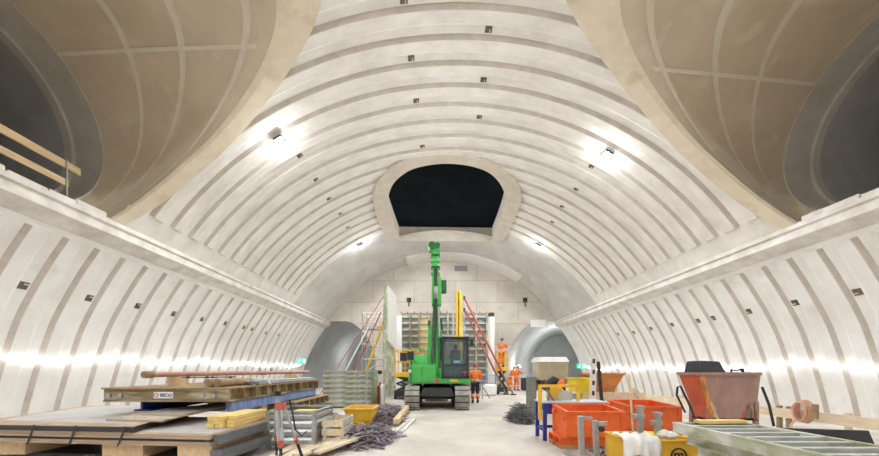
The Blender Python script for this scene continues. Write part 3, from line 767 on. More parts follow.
# timber beam on the floor
m = MB(); m.box(-1.07,-.92,8.15,12.2,.06,.20); tag(m.build('timber_beam', WOODL, bevel=.006),'square fresh timber beam lying beside the scrap heap','timber')
for y in (8.7,11.5): m = MB(); m.box(-1.15,-.8,y,y+.12,0,.06); tag(m.build('timber_bearer', WOODD),'short dark block under the square timber beam','timber','blocks under the timber beam')
for i,(a,b2) in enumerate((((-.93,7.3),(-.72,9.4)),((-.78,7.35),(-.60,9.4)))):
    m = MB(); m.bar((*a,.02),(*b2,.02),.10,.035); tag(m.build('timber_board', PALE),('left pale greenish batten on the floor by the beam','right pale greenish batten on the floor by the beam')[i],'board')
# scrap heaps: tangled strips nobody could count
def heap(name,label,cx,cy,rx,ry,h,n,seed,m_,L=(.25,.7),w=.03,cat='scrap'):
    rr = random.Random(seed); m = MB()
    for i in range(n):
        a = rr.uniform(0,2*math.pi); q = math.sqrt(rr.random()); x = cx+rx*q*math.cos(a); y = cy+ry*q*math.sin(a)
        z = h*(1-q*q)*rr.uniform(.15,1)+.02; l = rr.uniform(*L); b2 = rr.uniform(0,math.pi); tl = rr.uniform(-.22,.22)
        d = Vector((math.cos(b2)*math.cos(tl), math.sin(b2)*math.cos(tl), math.sin(tl))); s = d.cross(Vector((0,0,1))).normalized()
        k = rr.uniform(-.25,.25); up = Vector((0,0,1)); ww = w*rr.uniform(.5,1.3)
        pts = []
        for t in (-1,-.35,.35,1):
            p = Vector((x,y,z))+d*l/2*t+s*k*l*t*t+up*rr.uniform(-.03,.03); p.z = max(p.z,.012); pts.append(p)
        v = []; 
        for p in pts: v += [p-s*ww/2, p+s*ww/2, p+s*ww/2+up*.012, p-s*ww/2+up*.012]
        f = [(0,3,2,1),(12,13,14,15)]
        for j in range(3):
            for e in range(4): f.append((j*4+e, j*4+(e+1)%4, j*4+4+(e+1)%4, j*4+4+e))
        m.mi = 0 if rr.random() < .8 else 1
        m.faces(v,f)
    return tag(m.build(name,[m_, MESHG], weld=False),label,cat,None,'stuff')
heap('scrap_strips','tangled heap of purplish brown strips nearest the viewer beside the boards',-1.42,6.65,.52,.80,.27,420,3,SCRAP)
heap('scrap_strips','long heap of purplish grey strips behind the yellow tub and beside the timber beam',-1.50,9.5,.36,1.7,.36,420,4,SCRAP,(.3,.9))
heap('scrap_strips','small tangle of purple strips between the bin and the yellow tub',-2.72,7.9,.3,.5,.5,120,5,SCRAP)
heap('wire_mesh_heap','heap of grey wire netting on the floor left of the blue table',2.42,9.1,.30,.6,.52,420,9,MESHG,(.15,.45),.018,'wire heap')
# ------------------------------------------------------------------ right foreground
def skip(W, D, h0, h1, label, loc):
    """open tipping skip: near wall h0, far wall h1, origin at its near left floor corner"""
    t = thing('tipping_skip',label,'skip',(0,0,0))
    zb = .16
    def pl(pts, nm, ax):
        m = MB(); m.extrude(pts, ax); m.build(nm, ORANGE, t, bevel=.004)
    pl([(0,0,zb),(W,0,zb),(W,0,h0),(0,0,h0)],'front_wall',(0,.02,0))
    pl([(0,D-.02,zb),(W,D-.02,zb),(W,D-.02,h1),(0,D-.02,h1)],'rear_wall',(0,.02,0))
    pl([(0,0,zb),(0,D,zb),(0,D,h1),(0,0,h0)],'end_wall',(.02,0,0))
    pl([(W-.02,0,zb),(W-.02,D,zb),(W-.02,D,h1),(W-.02,0,h0)],'end_wall',(.02,0,0))
    m = MB(); m.box(.02,W-.02,.02,D-.02,zb,zb+.02); m.build('floor_plate', ORANGE, t)
    m = MB()
    m.box(-.02,W+.02,-.025,.03,h0-.035,h0+.005); m.box(-.02,W+.02,D-.03,D+.025,h1-.035,h1+.005)
    for x in (-.025,W-.03): m.extrude([(x,-.02,h0-.035),(x,D+.02,h1-.035),(x,D+.02,h1+.005),(x,-.02,h0+.005)],(.055,0,0))
    m.build('rim', ORANGE, t)
    for x in (-.02,W-.06):
        for y in (-.015,D-.05): m = MB(); m.box(x,x+.08,y,y+.06,zb,(h0 if y < 0 else h1)-.03); m.build('corner_post', ORANGE, t)
    for y in (.06,D-.30):
        m = MB()
        for (a,b2,c,d) in ((y,y+.24,.0,.018),(y,y+.24,.142,.16),(y,y+.018,.018,.142),(y+.222,y+.24,.018,.142)): m.box(-.12,W+.1,a,b2,c,d)
        m.build('fork_pocket', ORANGE, t)
    m = MB(); m.cyl((-.06,D-.10,h1-.12),(.02,D-.10,h1-.12),.045,n=12); m.cyl((-.06,.07,h0-.14),(.02,.07,h0-.14),.04,n=12); m.build('lifting_pin', ORANGE, t)
    t.location = loc; return t
s = skip(1.03,.66,.63,.70,'orange tipping skip standing behind the grey twin-post stand',(2.40,5.82,.06))
for y in (5.86,6.24): m = MB(); m.box(2.3,3.3,y,y+.2,0,.06); tag(m.build('timber_bearer', WOODD),'brown block under the orange skip behind the stand','timber','blocks under the orange skip')
s = skip(1.04,.95,.64,.70,'orange tipping skip between the first skip and the rusty red hopper',(4.22,6.85,.02))
m = MB(); m.tube([(.62+.075*math.cos(a),-.03,.42+.075*math.sin(a)) for a in [i*math.pi/10 for i in range(20)]],.014,6,closed=True); m.build('ring_hook', DSTEEL, s)
for ch in list(s.children): pass

# grey steel stand with two posts
t = thing('steel_stand','galvanised stand with two upright posts in front of the orange skip','stand',(2.4,5.1,0))
for x,zt,tw in ((2.27,.735,.06),(2.50,.665,.06)):
    m = MB(); m.bar((x+.03,5.0,.06),(x-.01,4.98,zt),.075,.06,(0,1,0)); m.build('post', STEEL, t, bevel=.004)
m = MB(); m.rbox((2.36,4.95,.705),(.13,.05,.05),(0,R(6),0)); m.build('stub', STEEL, t)
m = MB(); m.rbox((2.59,4.95,.625),(.14,.05,.055),(0,R(-4),0)); m.build('stub', STEEL, t)
m = MB(); m.cyl((2.57,4.92,.54),(2.57,4.96,.54),.045,n=12); m.build('bolt_head', DSTEEL, t)
m = MB(); m.box(2.24,2.62,4.9,4.98,0,.07); m.box(2.24,2.32,4.98,5.6,0,.07); m.box(2.54,2.62,4.98,5.6,0,.07); m.build('base_frame', STEEL, t)
heap('rubble','grey-brown rubble and offcuts on the floor between stand and yellow box',2.95,5.35,.28,.35,.16,110,21,SCRAP,(.08,.2),.06,'rubble')

# yellow box with screw heads, white sheet
def ybox():
    x0,x1,y0,y1,h = 2.74,3.72,4.52,5.15,.44
    t = thing('yellow_bin','yellow steel box with round black emblem and white plastic over its corner','box',(3.2,4.8,0))
    for a in ((x0,x1,y0,y0+.02),(x0,x1,y1-.02,y1),(x0,x0+.02,y0+.02,y1-.02),(x1-.02,x1,y0+.02,y1-.02)):
        m = MB(); m.box(*a,0,h); m.build('side_wall', YEL, t)
    m = MB(); m.box(x0+.02,x1-.02,y0+.02,y1-.02,.0,.02); m.build('floor_plate', YEL, t)
    m = MB()
    for a in ((x0-.02,x1+.02,y0-.02,y0+.03),(x0-.02,x1+.02,y1-.03,y1+.02),(x0-.02,x0+.03,y0+.03,y1-.03),(x1-.03,x1+.02,y0+.03,y1-.03)): m.box(*a,h,h+.02)
    m.build('rim', YEL, t)
    cx,cz = 3.44,.235
    m = MB(); m.tube([(cx+.105*math.cos(a),y0-.004,cz+.105*math.sin(a)) for a in [i*math.pi/16 for i in range(32)]],.013,6,closed=True); e = m.build('round_emblem', BLACK, t)
    text('lettering','m',.19,(cx,y0-.006,cz+.015),BLACK,e)
ybox()
for i,(px,py,z1,dx) in enumerate(((640,412,.86,0),(657.5,420,.76,0))):
    x = (px-435)*4.85/F
    t = thing('screw_jack',('left grey screw jack standing in the yellow box','right grey screw jack standing in the yellow box')[i],'jack',(x,4.85,.02))
    m = MB(); m.box(x-.035,x+.035,4.82,4.88,.02,z1); m.build('shaft', STEEL, t)
    m = MB(); m.box(x-.10,x+.045,4.80,4.90,z1-.14,z1-.08); m.build('handle_lug', STEEL, t)
    m = MB(); m.box(x-.045,x+.045,4.80,4.90,z1,z1+.05); m.build('head_fork', STEEL, t)
m = MB(); m.rbox((3.34,4.95,.40),(.34,.3,.16),(R(8),R(12),R(20))); tag(m.build('plastic_bag', LEMON, bevel=.05),'crumpled yellow bag inside the yellow box','bag')
m = MB(); m.box(3.0,3.6,4.65,5.05,.021,.32); tag(m.build('timber_block', WOODL),'timber block filling the bottom of the yellow box','timber')
m = MB(); m.bar((3.13,5.0,.03),(2.97,4.9,1.38),.022,.022); tag(m.build('timber_stake', WOODL),'thin wooden stick leaning in the yellow box','stick')
# white plastic draped over the corner
def drape(label, x0,x1, y0, ztop, drop, seed):
    rr = random.Random(seed); nu,nv = 26,22; b2 = bmesh.new(); g = []
    for i in range(nu):
        u = i/(nu-1); row = []
        hang = drop*(.75+.25*math.sin(u*9+1))*(1 if u < .8 else .8)
        for j in range(nv):
            v = j/(nv-1); x = x0+(x1-x0)*u
            fold = .022*math.sin(u*26+rr.random()*.3)+.012*math.sin(u*47)
            if v < .4: y = y0+.30*(1-v/.4)-.03; z = ztop+.02+.035*abs(math.sin(u*11+v*7))*(1-v)+.01
            else:
                q = (v-.4)/.6; y = y0-.045+fold*q-.05*math.sin(q*2.2); z = ztop+.02-hang*q
                x += (-.05*q)*(1-u)
            row.append(b2.verts.new((x,y,z)))
        g.append(row)
    for i in range(nu-1):
        for j in range(nv-1): f = b2.faces.new([g[i][j],g[i+1][j],g[i+1][j+1],g[i][j+1]]); f.smooth = True
    me = bpy.data.meshes.new('plastic_sheet'); b2.to_mesh(me); b2.free(); me.materials.append(WHITEP)
    o = bpy.data.objects.new('plastic_sheet', me); C.objects.link(o)
    s_ = o.modifiers.new('t','SOLIDIFY'); s_.thickness = .004
    return tag(o,label,'plastic sheet')
drape('crumpled white plastic sheet hanging over the left corner of the yellow box',2.62,3.13,4.50,.465,.40,3)
m = MB(); rr = random.Random(8)
for i in range(9): m.ball((3.42+rr.uniform(-.1,.12),4.68+rr.uniform(-.05,.05),.50+rr.uniform(-.02,.05)), rr.uniform(.04,.08),(1.3,1,.8),8)
tag(m.build('plastic_wrap', WHITEP, smooth=True),'bunched white plastic wrap on the right rim of the yellow box','plastic wrap')

# rusty red hopper
def hopper(label,x0,x1,y0,y1,zt,zm,zb,ins,ma,mb,legs=True,name='concrete_hopper'):
    t = thing(name,label,'hopper',((x0+x1)/2,(y0+y1)/2,0))
    top = [Vector(p) for p in ((x0,y0,zt),(x1,y0,zt),(x1,y1,zt),(x0,y1,zt))]
    l,r,f = ins
    md = [Vector(p) for p in ((x0+l,y0+f,zm),(x1-r,y0+f,zm),(x1-r,y1-f,zm),(x0+l,y1-f,zm))]
    bt = [Vector((p.x,p.y,zb)) for p in md]
    nm = ['front_plate','right_plate','rear_plate','left_plate']
    for i in range(4):
        j = (i+1)%4; m = MB(); c = (top[0]+top[2])/2
        q = [top[i],top[j],md[j],bt[j],bt[i],md[i]]
        inn = [p+(Vector((c.x,c.y,p.z))-p)*.04 for p in q]
        m.faces(q+inn,[(0,1,2,5),(5,2,3,4),(6,11,8,7),(11,10,9,8),(0,6,7,1),(4,3,9,10)]); m.build(nm[i], mb if i == 3 else ma, t)
    m = MB()
    for i in range(4): m.bar(top[i],top[(i+1)%4],.05,.05)
    m.build('rim', ma, t)
    m = MB(); m.prism([(p.x,p.y) for p in bt],zb-.02,zb+.02); m.build('discharge_plate', DSTEEL, t)
    m = MB(); k = .12; cc_ = (top[0]+top[2])/2; m.prism([tuple((p.lerp(md[i],.12).lerp(cc_,.12)).xy) for i,p in enumerate(top)], zt-.10, zt-.07); m.build('grid', DSTEEL, t)
    if legs:
        for x in (x0+l+.02,x1-r-.02):
            for y in (y0+f,y1-f): m = MB(); m.bar((x,y,zb+.3),(x,y,0),.06,.06); m.build('leg', ma, t)
    return t
h = hopper('rusty red concrete hopper with bleached streaks by the right wall',4.50,5.55,5.45,5.92,1.385,.82,.60,(.19,.02,.05),REDR,REDS)
m = MB()
m.tube([(4.42,5.42,.62),(4.22,5.42,1.05),(4.16,5.42,1.18),(4.13,5.45,1.16),(4.14,5.48,1.02),(4.30,5.50,.72)],.017,6); m.build('chute_lever', DSTEEL, h)
m = MB(); m.tube([(5.54,5.42,1.16),(5.66,5.42,.86),(5.74,5.42,.50)],.02,6); m.build('side_bar', DSTEEL, h)
m = MB(); m.tube([(5.40,5.50,.86),(5.36,5.42,.80),(5.38,5.42,.66),(5.46,5.44,.60),(5.48,5.46,.75)],.022,6); m.build('lifting_shackle', WOODD, h)
m = MB(); m.bar((4.52,5.41,1.33),(4.70,5.44,.66),.06,.04); m.tube([(4.55,5.40,1.28),(4.60,5.40,1.0),(4.60,5.4,.8),(4.70,5.42,.65)],.016,6); m.build('chain_guide', ORUST, h)
rr = random.Random(4); m = MB()
for i in range(7): m.tube([(4.66+rr.uniform(-.03,.03)+k*.025,5.42+rr.uniform(-.02,.02),.9-k*.055+rr.uniform(-.03,.03)) for k in range(6)],.008,5)
m.build('rope_strands', WOODL, h)
m = MB(); m.tube([(5.14,5.55,1.40),(5.14,5.55,1.46),(5.24,5.56,1.44),(5.30,5.55,1.47),(5.36,5.55,1.40)],.016,6); m.ball((5.33,5.55,1.45),.035); m.ball((5.14,5.55,1.45),.022); m.build('lid_catch', DSTEEL, h)
m = MB(); b0 = [(4.54,5.50),(5.02,5.50),(5.02,5.86),(4.54,5.86)]
m.loft([[Vector((x,y,1.32)) for x,y in b0],[Vector((4.55,5.51,1.45)),Vector((5.01,5.51,1.43)),Vector((5.0,5.85,1.43)),Vector((4.55,5.85,1.45))],[Vector((4.57,5.54,1.615)),Vector((4.93,5.54,1.60)),Vector((4.92,5.82,1.6)),Vector((4.57,5.82,1.61))]])
m.faces([Vector((4.57,5.54,1.615)),Vector((4.93,5.54,1.60)),Vector((4.92,5.82,1.6)),Vector((4.57,5.82,1.61))],[(0,1,2,3)])
tag(m.build('plastic_tub', BLACKP, bevel=.02),'upturned black plastic tub sitting in the rusty red hopper','tub')

# timber barrier along the right wall
t = thing('timber_barrier','pale plank barrier on posts along the right wall behind the red hopper','barrier',(8,7,0))
m = MB(); m.box(7.98,8.02,3.4,8.6,.36,.57); m.build('plank', WOODP, t)
m = MB(); m.box(7.94,7.98,8.0,13.0,.34,.55); m.build('plank', WOODP, t)
for y in (3.8,6.2,7.25,7.45,8.3,10.5,12.7): m = MB(); m.box(8.02,8.10,y,y+.07,0,.62); m.build('post', WOODD if y > 7 and y < 7.6 else WOODP, t)
t = thing('hose_coil','coil of copper coloured hose hung on the barrier plank','hose',(7.9,6.9,.55))
m = MB(); cx,cy,cz = 7.86,6.86,.56
for k in range(4):
    r = .20+.012*k; m.tube([(cx+.05*k-.06+.0*a, cy+r*.62*math.cos(a), cz+r*1.0*math.sin(a)) for a in [i*math.pi/12 for i in range(24)]],.024,6,closed=True)
m.build('coil', COPPER, t, smooth=True)
m = MB(); m.tube([(7.84,6.95,.38),(7.78,7.0,.25),(7.70,6.9,.12),(7.6,6.7,.03),(7.45,6.5,.025)],.02,6); m.build('loose_end', COPPER, t, smooth=True)
m = MB(); m.box(7.74,7.80,6.5,6.58,.45,.75); m2 = m.build('hook_board', WOODD, t)
# dark board behind the ladder panels
m = MB(); m.hexa([(5.35,5.35,.0),(7.0,5.0,.0),(7.05,5.05,.0),(5.4,5.4,.0),(5.35,5.30,.50),(6.78,5.0,.50),(6.83,5.05,.50),(5.4,5.35,.50)])
tag(m.build('shuttering_board', BLACKP, bevel=.004),'black film-faced board on edge between ladder panels and right barrier','board')
# plank trestle behind skips
m = MB(); m.box(3.95,5.55,8.45,8.49,.66,.86); tag(m.build('timber_plank', WOODP),'horizontal plank fixed across behind the orange skips','plank')
for i,x in enumerate((4.1,5.35)): m = MB(); m.box(x,x+.08,8.49,8.57,0,.84); tag(m.build('timber_post', WOODP),'upright post behind the plank at the orange skips','post','posts of the plank behind the skips')
m = MB(); m.extrude([(5.85,8.42,0),(6.0,8.42,0),(5.3,8.42,.98),(5.15,8.42,.98)],(0,.03,0)); tag(m.build('timber_brace', WOODP),'slanting brace board at the right end of the plank behind the skips','brace')

# rusty orange hopper farther back with perforated posts
hopper('rusty orange hopper behind the plank and perforated post',4.35,5.30,8.95,9.7,1.335,.88,.74,(.28,.22,.1),ORUST,ORUST)
def post(name,label,p0,p1,w,m_,holes):
    t = thing(name,label,'post',p0)
    p0,p1 = Vector(p0),Vector(p1); d = (p1-p0)
    m = MB(); m.bar(p0,p1,w,.05,(0,1,0)); m.build('body', m_, t)
    for k in holes:
        c = p0+d*k; m = MB(); m.bar(c-d.normalized()*.055+Vector((0,-.027,0)),c+d.normalized()*.055+Vector((0,-.027,0)),w*.42,.01,(0,1,0)); m.build('slot', BLACK, t)
post('perforated_post','upright white post with dark slots behind the orange skips',(3.93,8.0,0),(3.96,8.0,1.82),.14,WHITEP,(.48,.62,.77,.92))
post('steel_post','dark leaning post beside the white slotted post',(4.28,8.1,0),(4.13,8.1,1.66),.07,DSTEEL,())

# blue workbench
t = thing('workbench','blue steel workbench with pale top beside the orange skip','table',(2.8,6.8,0))
m = MB(); m.box(2.2,3.55,6.52,7.1,.77,.80); m.build('table_top', mat('bench_top',(.62,.66,.72),(.45,.50,.58),.5,.2), t)
m = MB(); m.box(2.24,3.5,6.55,6.58,.55,.77); m.build('apron', BLUE, t)
m = MB(); m.box(2.24,2.27,6.58,7.05,.62,.77); m.build('apron', BLUE, t)
for x in (2.22,3.45):
    for y in (6.54,7.02): m = MB(); m.box(x,x+.07,y,y+.06,0,.77); m.build('leg', BLUE, t)
m = MB(); m.box(2.24,2.28,6.6,7.02,.18,.24); m.box(2.29,3.45,7.03,7.07,.18,.24); m.build('stretcher', BLUE, t)
m = MB(); m.rbox((3.28,6.545,.66),(.16,.012,.10)); m.build('notice', STEEL, t)
t = thing('tube_guard','yellow tubular frame clamped at the left end of the blue workbench','frame',(2.2,6.7,0))
m = MB(); m.bar((2.17,6.62,.42),(2.17,6.62,1.10),.06,.06); m.build('upright', YEL, t)
m = MB(); m.bar((2.14,6.62,1.12),(3.05,6.75,1.12),.05,.055); m.build('crossbar', YEL, t)
m = MB(); m.bar((3.02,6.75,.80),(3.02,6.75,1.10),.05,.05); m.build('upright', YEL, t)
m = MB(); m.box(2.62,2.95,6.85,7.05,.80,1.0); tag(m.build('clear_box', CLEAR, bevel=.015),'clear plastic box on the blue workbench','box')
t = thing('power_tool','black and orange power tool on the blue workbench','tool',(2.6,6.95,.8))
m = MB(); m.tube([(2.40,6.95,1.02),(2.48,6.98,1.16),(2.60,6.98,1.24),(2.66,6.98,1.20)],.085,10); m.build('hose', BLACK, t, smooth=True)
m = MB(); m.rbox((2.73,6.98,1.16),(.17,.15,.13)); m.build('motor_cap', HIVIS, t, bevel=.03)
m = MB(); m.box(2.45,2.75,6.9,7.06,.80,1.12); m.build('body', YEL, t, bevel=.02)
m = MB(); m.tube([(2.36,6.7,.81),(2.4,6.72,.95),(2.36,6.76,1.05),(2.44,6.74,.9),(2.5,6.7,.81)],.02,6); tag(m.build('cable_bundle', MESHG),'bundle of grey cable at the left end of the workbench','cable')
# lemon bin behind bench
tub((3.98,8.75,.0),.46,.4,.6,.45,1.24,'lemon yellow plastic bin standing behind the blue workbench',LEMON)
m = MB(); m.rbox((3.35,8.0,.72),(.6,.4,.5)); 
t = thing('metal_drum','low grey tank on the floor behind the blue workbench','tank',(3.4,8.1,0)); m.b.free()
m = MB(); m.cyl((3.4,8.15,0),(3.4,8.15,.84),.30,n=24); m.build('shell', STEEL, t, smooth=True)
m = MB(); m.cyl((3.4,8.15,.84),(3.4,8.15,.88),.32,n=24); m.build('rim', STEEL, t, smooth=True)

# pale crate-like unit with white lid
t = thing('site_unit','beige slatted site unit with white lid behind the workbench','cabinet',(3.7,10.3,0))
m = MB(); m.box(3.25,4.17,10,10.7,1.13,1.72); m.build('housing', CANVAS, t)
for i in range(12): 
    x = 3.29+i*.077; m = MB(); m.box(x,x+.02,9.985,10.0,1.15,1.70); m.build('rib', CANVAS, t)
m = MB(); m.hexa([(3.22,9.95,1.70),(4.19,9.95,1.70),(4.2,10.75,1.70),(3.21,10.75,1.70),(3.28,10.05,1.86),(4.12,10.05,1.86),(4.12,10.7,1.86),(3.28,10.7,1.86)]); m.build('lid', WHITEP, t)
m = MB(); m.box(3.3,4.1,10.05,10.65,.85,1.13); m.build('undercarriage', DSTEEL, t)
for x in (3.3,4.05):
    for y in (10.05,10.6): m = MB(); m.box(x,x+.06,y,y+.06,0,.85); m.build('leg', DSTEEL, t)
m = MB(); m.box(2.95,3.18,10.0,10.4,0,1.25); tag(m.build('control_cabinet', mat('cabinet_grey',(.30,.31,.30),(.2,.21,.2),.5,.2), bevel=.03),'tall grey cabinet at the left of the beige site unit','cabinet')

# ------------------------------------------------------------------ ledge handrail upper left
t = thing('timber_handrail','two-board timber handrail on the ledge at the left tunnel mouth','handrail',(-9.0,7.0,5.42))
m = MB(); m.box(-9.03,-8.99,4.0,8.12,6.37,6.55); m.build('rail', WOODL, t)
m = MB(); m.box(-9.03,-8.99,4.0,7.86,5.95,6.10); m.build('rail', WOODL, t)
for y in (4.6,7.8): m = MB(); m.cyl((-8.97,y,5.40),(-8.97,y,6.56),.018,n=8); m.build('post', STEEL, t)
m = MB(); m.rbox((-9.2,6.55,6.65),(.18,.18,.2)); m.cyl((-9.2,6.55,5.45),(-9.2,6.55,6.6),.02,n=6); tag(m.build('floodlight_unlit', DSTEEL),'small dark unlit lamp on the ledge by the left handrail','lamp')

# exit signs
for (px,py,d,lb) in ((301.5,361,24.5,'green exit sign at the far end of the left wall'),(581.5,366,24.5,'green exit sign at the far end of the right wall')):
    p = P(px,py,d); t = thing('exit_sign',lb,'sign',p,'emergency exit signs')
    m = MB(); m.box(p.x-.36,p.x+.36,p.y,p.y+.05,p.z-.19,p.z+.19); m.build('panel', EXITM, t)
    m = MB(); q = p+Vector((-.14,-.006,0)); m.ball(q+Vector((.02,0,.12)),.035,n=8); m.bar(q+Vector((.01,0,.08)),q+Vector((-.03,0,-.03)),.006,.05,(1,0,0)); m.bar(q+Vector((-.03,0,-.03)),q+Vector((.05,0,-.14)),.006,.035,(1,0,0)); m.bar(q+Vector((-.03,0,-.03)),q+Vector((-.10,0,-.10)),.006,.035,(1,0,0)); m.bar(q+Vector((0,0,.06)),q+Vector((.08,0,.03)),.006,.03,(1,0,0)); m.build('running_figure', EXITW, t)
    m = MB(); m.box(p.x+.10,p.x+.28,p.y-.006,p.y,p.z-.14,p.z+.14); m.build('door_pictogram', EXITW, t)
    s = -1 if px < VX else 1
    m = MB(); m.bar((p.x+s*.3,p.y+.03,p.z+.1),(AX+s*(wxs(p.z)+.05),p.y+.03,p.z+.1),.03,.03); m.build('bracket', DSTEEL, t)
# end wall fittings
t = thing('wall_vent','dark slotted vent high on the end wall','vent',P(461,268.5,YB))
p = P(461,268.5,YB)
m = MB(); m.box(p.x-.5,p.x+.5,YB-.05,YB,p.z-.2,p.z+.2); m.build('frame', mat('vent_grey',(.22,.21,.2),(.15,.14,.13),.7), t)
for i in range(5): m = MB(); m.box(p.x-.46,p.x+.46,YB-.07,YB-.05,p.z-.17+i*.075,p.z-.14+i*.075); m.build('slat', STEEL, t)
for px,py,lb in ((409,300,'small dark fitting high on the end wall left of the boom'),(525,300,'small dark fitting high on the end wall above the right tunnel')):
    p = P(px,py,YB); m = MB(); m.rbox((p.x,YB-.06,p.z),(.34,.12,.34)); m.cyl((p.x,YB-.06,p.z-.2),(p.x,YB-.06,p.z-.55),.04,n=8); tag(m.build('wall_fitting', BLACK, bevel=.03),lb,'fitting')
p = P(538,323.5,YB); m = MB(); m.box(p.x-.62,p.x+.62,YB-.09,YB-.0,p.z-.3,p.z+.3); tag(m.build('duct_box', WHITEP),'white box panel above the right tunnel opening','panel')
# ------------------------------------------------------------------ excavator with raised telescopic boom
def excavator():
    X0 = .08; Y = 11.35
    t = thing('excavator','green tracked excavator with tall raised boom in the middle of the hall','excavator',(X0,Y+1.7,0))
    for s in (-1,1):
        cx = X0+s*.90; w = .52; L = 3.2; h = .84; r = h/2
        tr = None
        m = MB(); pts = []
        for i in range(13): a = -math.pi/2-math.pi*i/12; pts.append((Y+r+r*math.cos(a), r+r*math.sin(a)))
        for i in range(13): a = math.pi/2-math.pi*i/12; pts.append((Y+L-r+r*math.cos(a), r+r*math.sin(a)))
        m.extrude([(cx-w/2+.03,y,z) for y,z in pts],(w-.06,0,0)); tr = m.build('track', BLACK, t)
        # shoes around the loop
        per = []; tot = 0
        for i in range(len(pts)):
            a,b2 = Vector(pts[i]),Vector(pts[(i+1)%len(pts)]); per.append((tot,a,b2)); tot += (b2-a).length
        n = 34; m = MB()
        for k in range(n):
            q = tot*k/n
            for (s0,a,b2) in per:
                l = (b2-a).length
                if s0 <= q < s0+l+1e-9:
                    p = a.lerp(b2,(q-s0)/l); d = (b2-a).normalized(); nr = Vector((d.y,-d.x)); c = Vector((r+Y,r))
                    break
            cen = Vector((Y+L/2, r)); 
            if (p-Vector((min(max(p.x,Y+r),Y+L-r),r))).dot(nr) < 0: nr = -nr
            ang = math.atan2(d.y,d.x)
            sh = tot/n*.82
            m.rbox((cx,p.x+nr.x*.012,max(p.y+nr.y*.012,.02)),(w,sh,.035),(ang,0,0))
        m.build('track_shoes', TRACK, tr)
        m = MB()
        for yy in (Y+r,Y+L-r): m.cyl((cx-w/2+.0,yy,r),(cx+w/2-.0,yy,r),.26,n=18)
        m.build('sprocket', DSTEEL, tr)
    m = MB(); m.box(X0-.64,X0+.64,Y+.55,Y+2.7,.36,.78); m.cyl((X0,Y+1.6,.78),(X0,Y+1.6,.95),.55,n=24); m.build('undercarriage', BLACK, t, bevel=.03)
    m = MB(); m.hexa([(X0-.64,Y+.25,.50),(X0+.64,Y+.25,.50),(X0+.64,Y+.6,.40),(X0-.64,Y+.6,.40),(X0-.5,Y+.35,.80),(X0+.5,Y+.35,.80),(X0+.6,Y+.6,.80),(X0-.6,Y+.6,.80)]); m.build('lower_frame', BLACK, t)
    # upper body
    zb = .95; yf = Y+.35
    m = MB(); m.box(X0-1.05,X0+1.2,yf,yf+3.0,zb,zb+.20); m.build('deck', GREEN, t, bevel=.02)
    m = MB(); m.hexa([(X0-1.07,yf-.02,zb+.02),(X0-.02,yf-.02,zb+.02),(X0-.02,yf+2.8,zb+.02),(X0-1.07,yf+2.8,zb+.02),(X0-1.02,yf+.0,zb+.68),(X0-.02,yf+.0,zb+.68),(X0-.02,yf+2.8,zb+.68),(X0-1.02,yf+2.8,zb+.68)]); m.build('front_cover', GREEN, t, bevel=.06)
    m = MB(); m.hexa([(X0-1.02,yf+.06,zb+.66),(X0-.30,yf+.06,zb+.66),(X0-.30,yf+2.7,zb+.66),(X0-1.02,yf+2.7,zb+.66),(X0-.90,yf+.28,zb+1.06),(X0-.38,yf+.28,zb+1.06),(X0-.38,yf+2.6,zb+1.06),(X0-.90,yf+2.6,zb+1.06)]); m.build('engine_cover', GREEN, t, bevel=.05)
    m = MB(); m.box(X0-.98,X0-.96+.02,yf-.03,yf-.02,zb+.02,zb+.66); m.box(X0-.56,X0-.545,yf-.03,yf-.018,zb+.04,zb+.66); m.build('panel_gap', DGREEN, t)
    m = MB(); m.box(X0-1.0,X0+1.15,yf+2.7,yf+3.3,zb,zb+1.0); m.build('counterweight', GREEN, t, bevel=.08)
    m = MB(); m.rbox((X0-1.0,yf-.02,zb+.46),(.11,.05,.11)); m.build('work_lamp', WHITEP, t)
    m = MB(); m.rbox((X0-.98,yf+.05,zb+1.02),(.24,.1,.30)); m.cyl((X0-.95,yf+.08,zb+.62),(X0-.97,yf+.08,zb+.9),.02,n=8); m.build('mirror', BLACK, t, bevel=.02)
    m = MB(); m.tube([(X0-.9,yf+.3,zb+1.05),(X0-.9,yf+.3,zb+1.3),(X0-.45,yf+.3,zb+1.3),(X0-.45,yf+.3,zb+1.05)],.018,8); m.build('grab_rail', GREEN, t)
    m = MB(); m.rbox((X0+.62,yf-.03,zb+.12),(.28,.02,.09)); m.build('warning_label', YEL, t)
    # cab
    c0,c1 = X0+.16,X0+1.16; cz0,cz1 = zb+.20,zb+1.72; cf = yf-.02
    cab = thing('cab','x','x'); del cab['label'], cab['category']; cab.parent = t; 
    cabb = MB()
    for (a,b2) in ((c0,c0+.10),(c1-.10,c1)):
        cabb.box(a,b2,cf,cf+.09,cz0,cz1-.06); cabb.box(a,b2,cf+1.35,cf+1.45,cz0,cz1-.06)
    cabb.box(c0,c1,cf,cf+.08,cz0,cz0+.09); cabb.box(c0+.1,c1-.1,cf+.005,cf+.07,cz0+.46,cz0+.52)
    cabb.box(c0,c1,cf+1.37,cf+1.45,cz0,cz0+.5); cabb.box(c0,c0+.06,cf+.09,cf+1.36,cz0,cz0+.45); cabb.box(c1-.06,c1,cf+.09,cf+1.36,cz0,cz0+.45)
    cabb.build('cab_frame', BLACKP, t, bevel=.015)
    bpy.data.objects.remove(cab)
    m = MB(); m.box(c0-.02,c1+.02,cf-.05,cf+1.47,cz1-.07,cz1); m.build('cab_roof', BLACKP, t, bevel=.03)
    m = MB(); m.box(c0+.1,c1-.1,cf+.03,cf+.045,cz0+.52,cz1-.07); m.box(c0+.1,c1-.1,cf+.03,cf+.045,cz0+.09,cz0+.46); m.build('windscreen', GLASS, t)
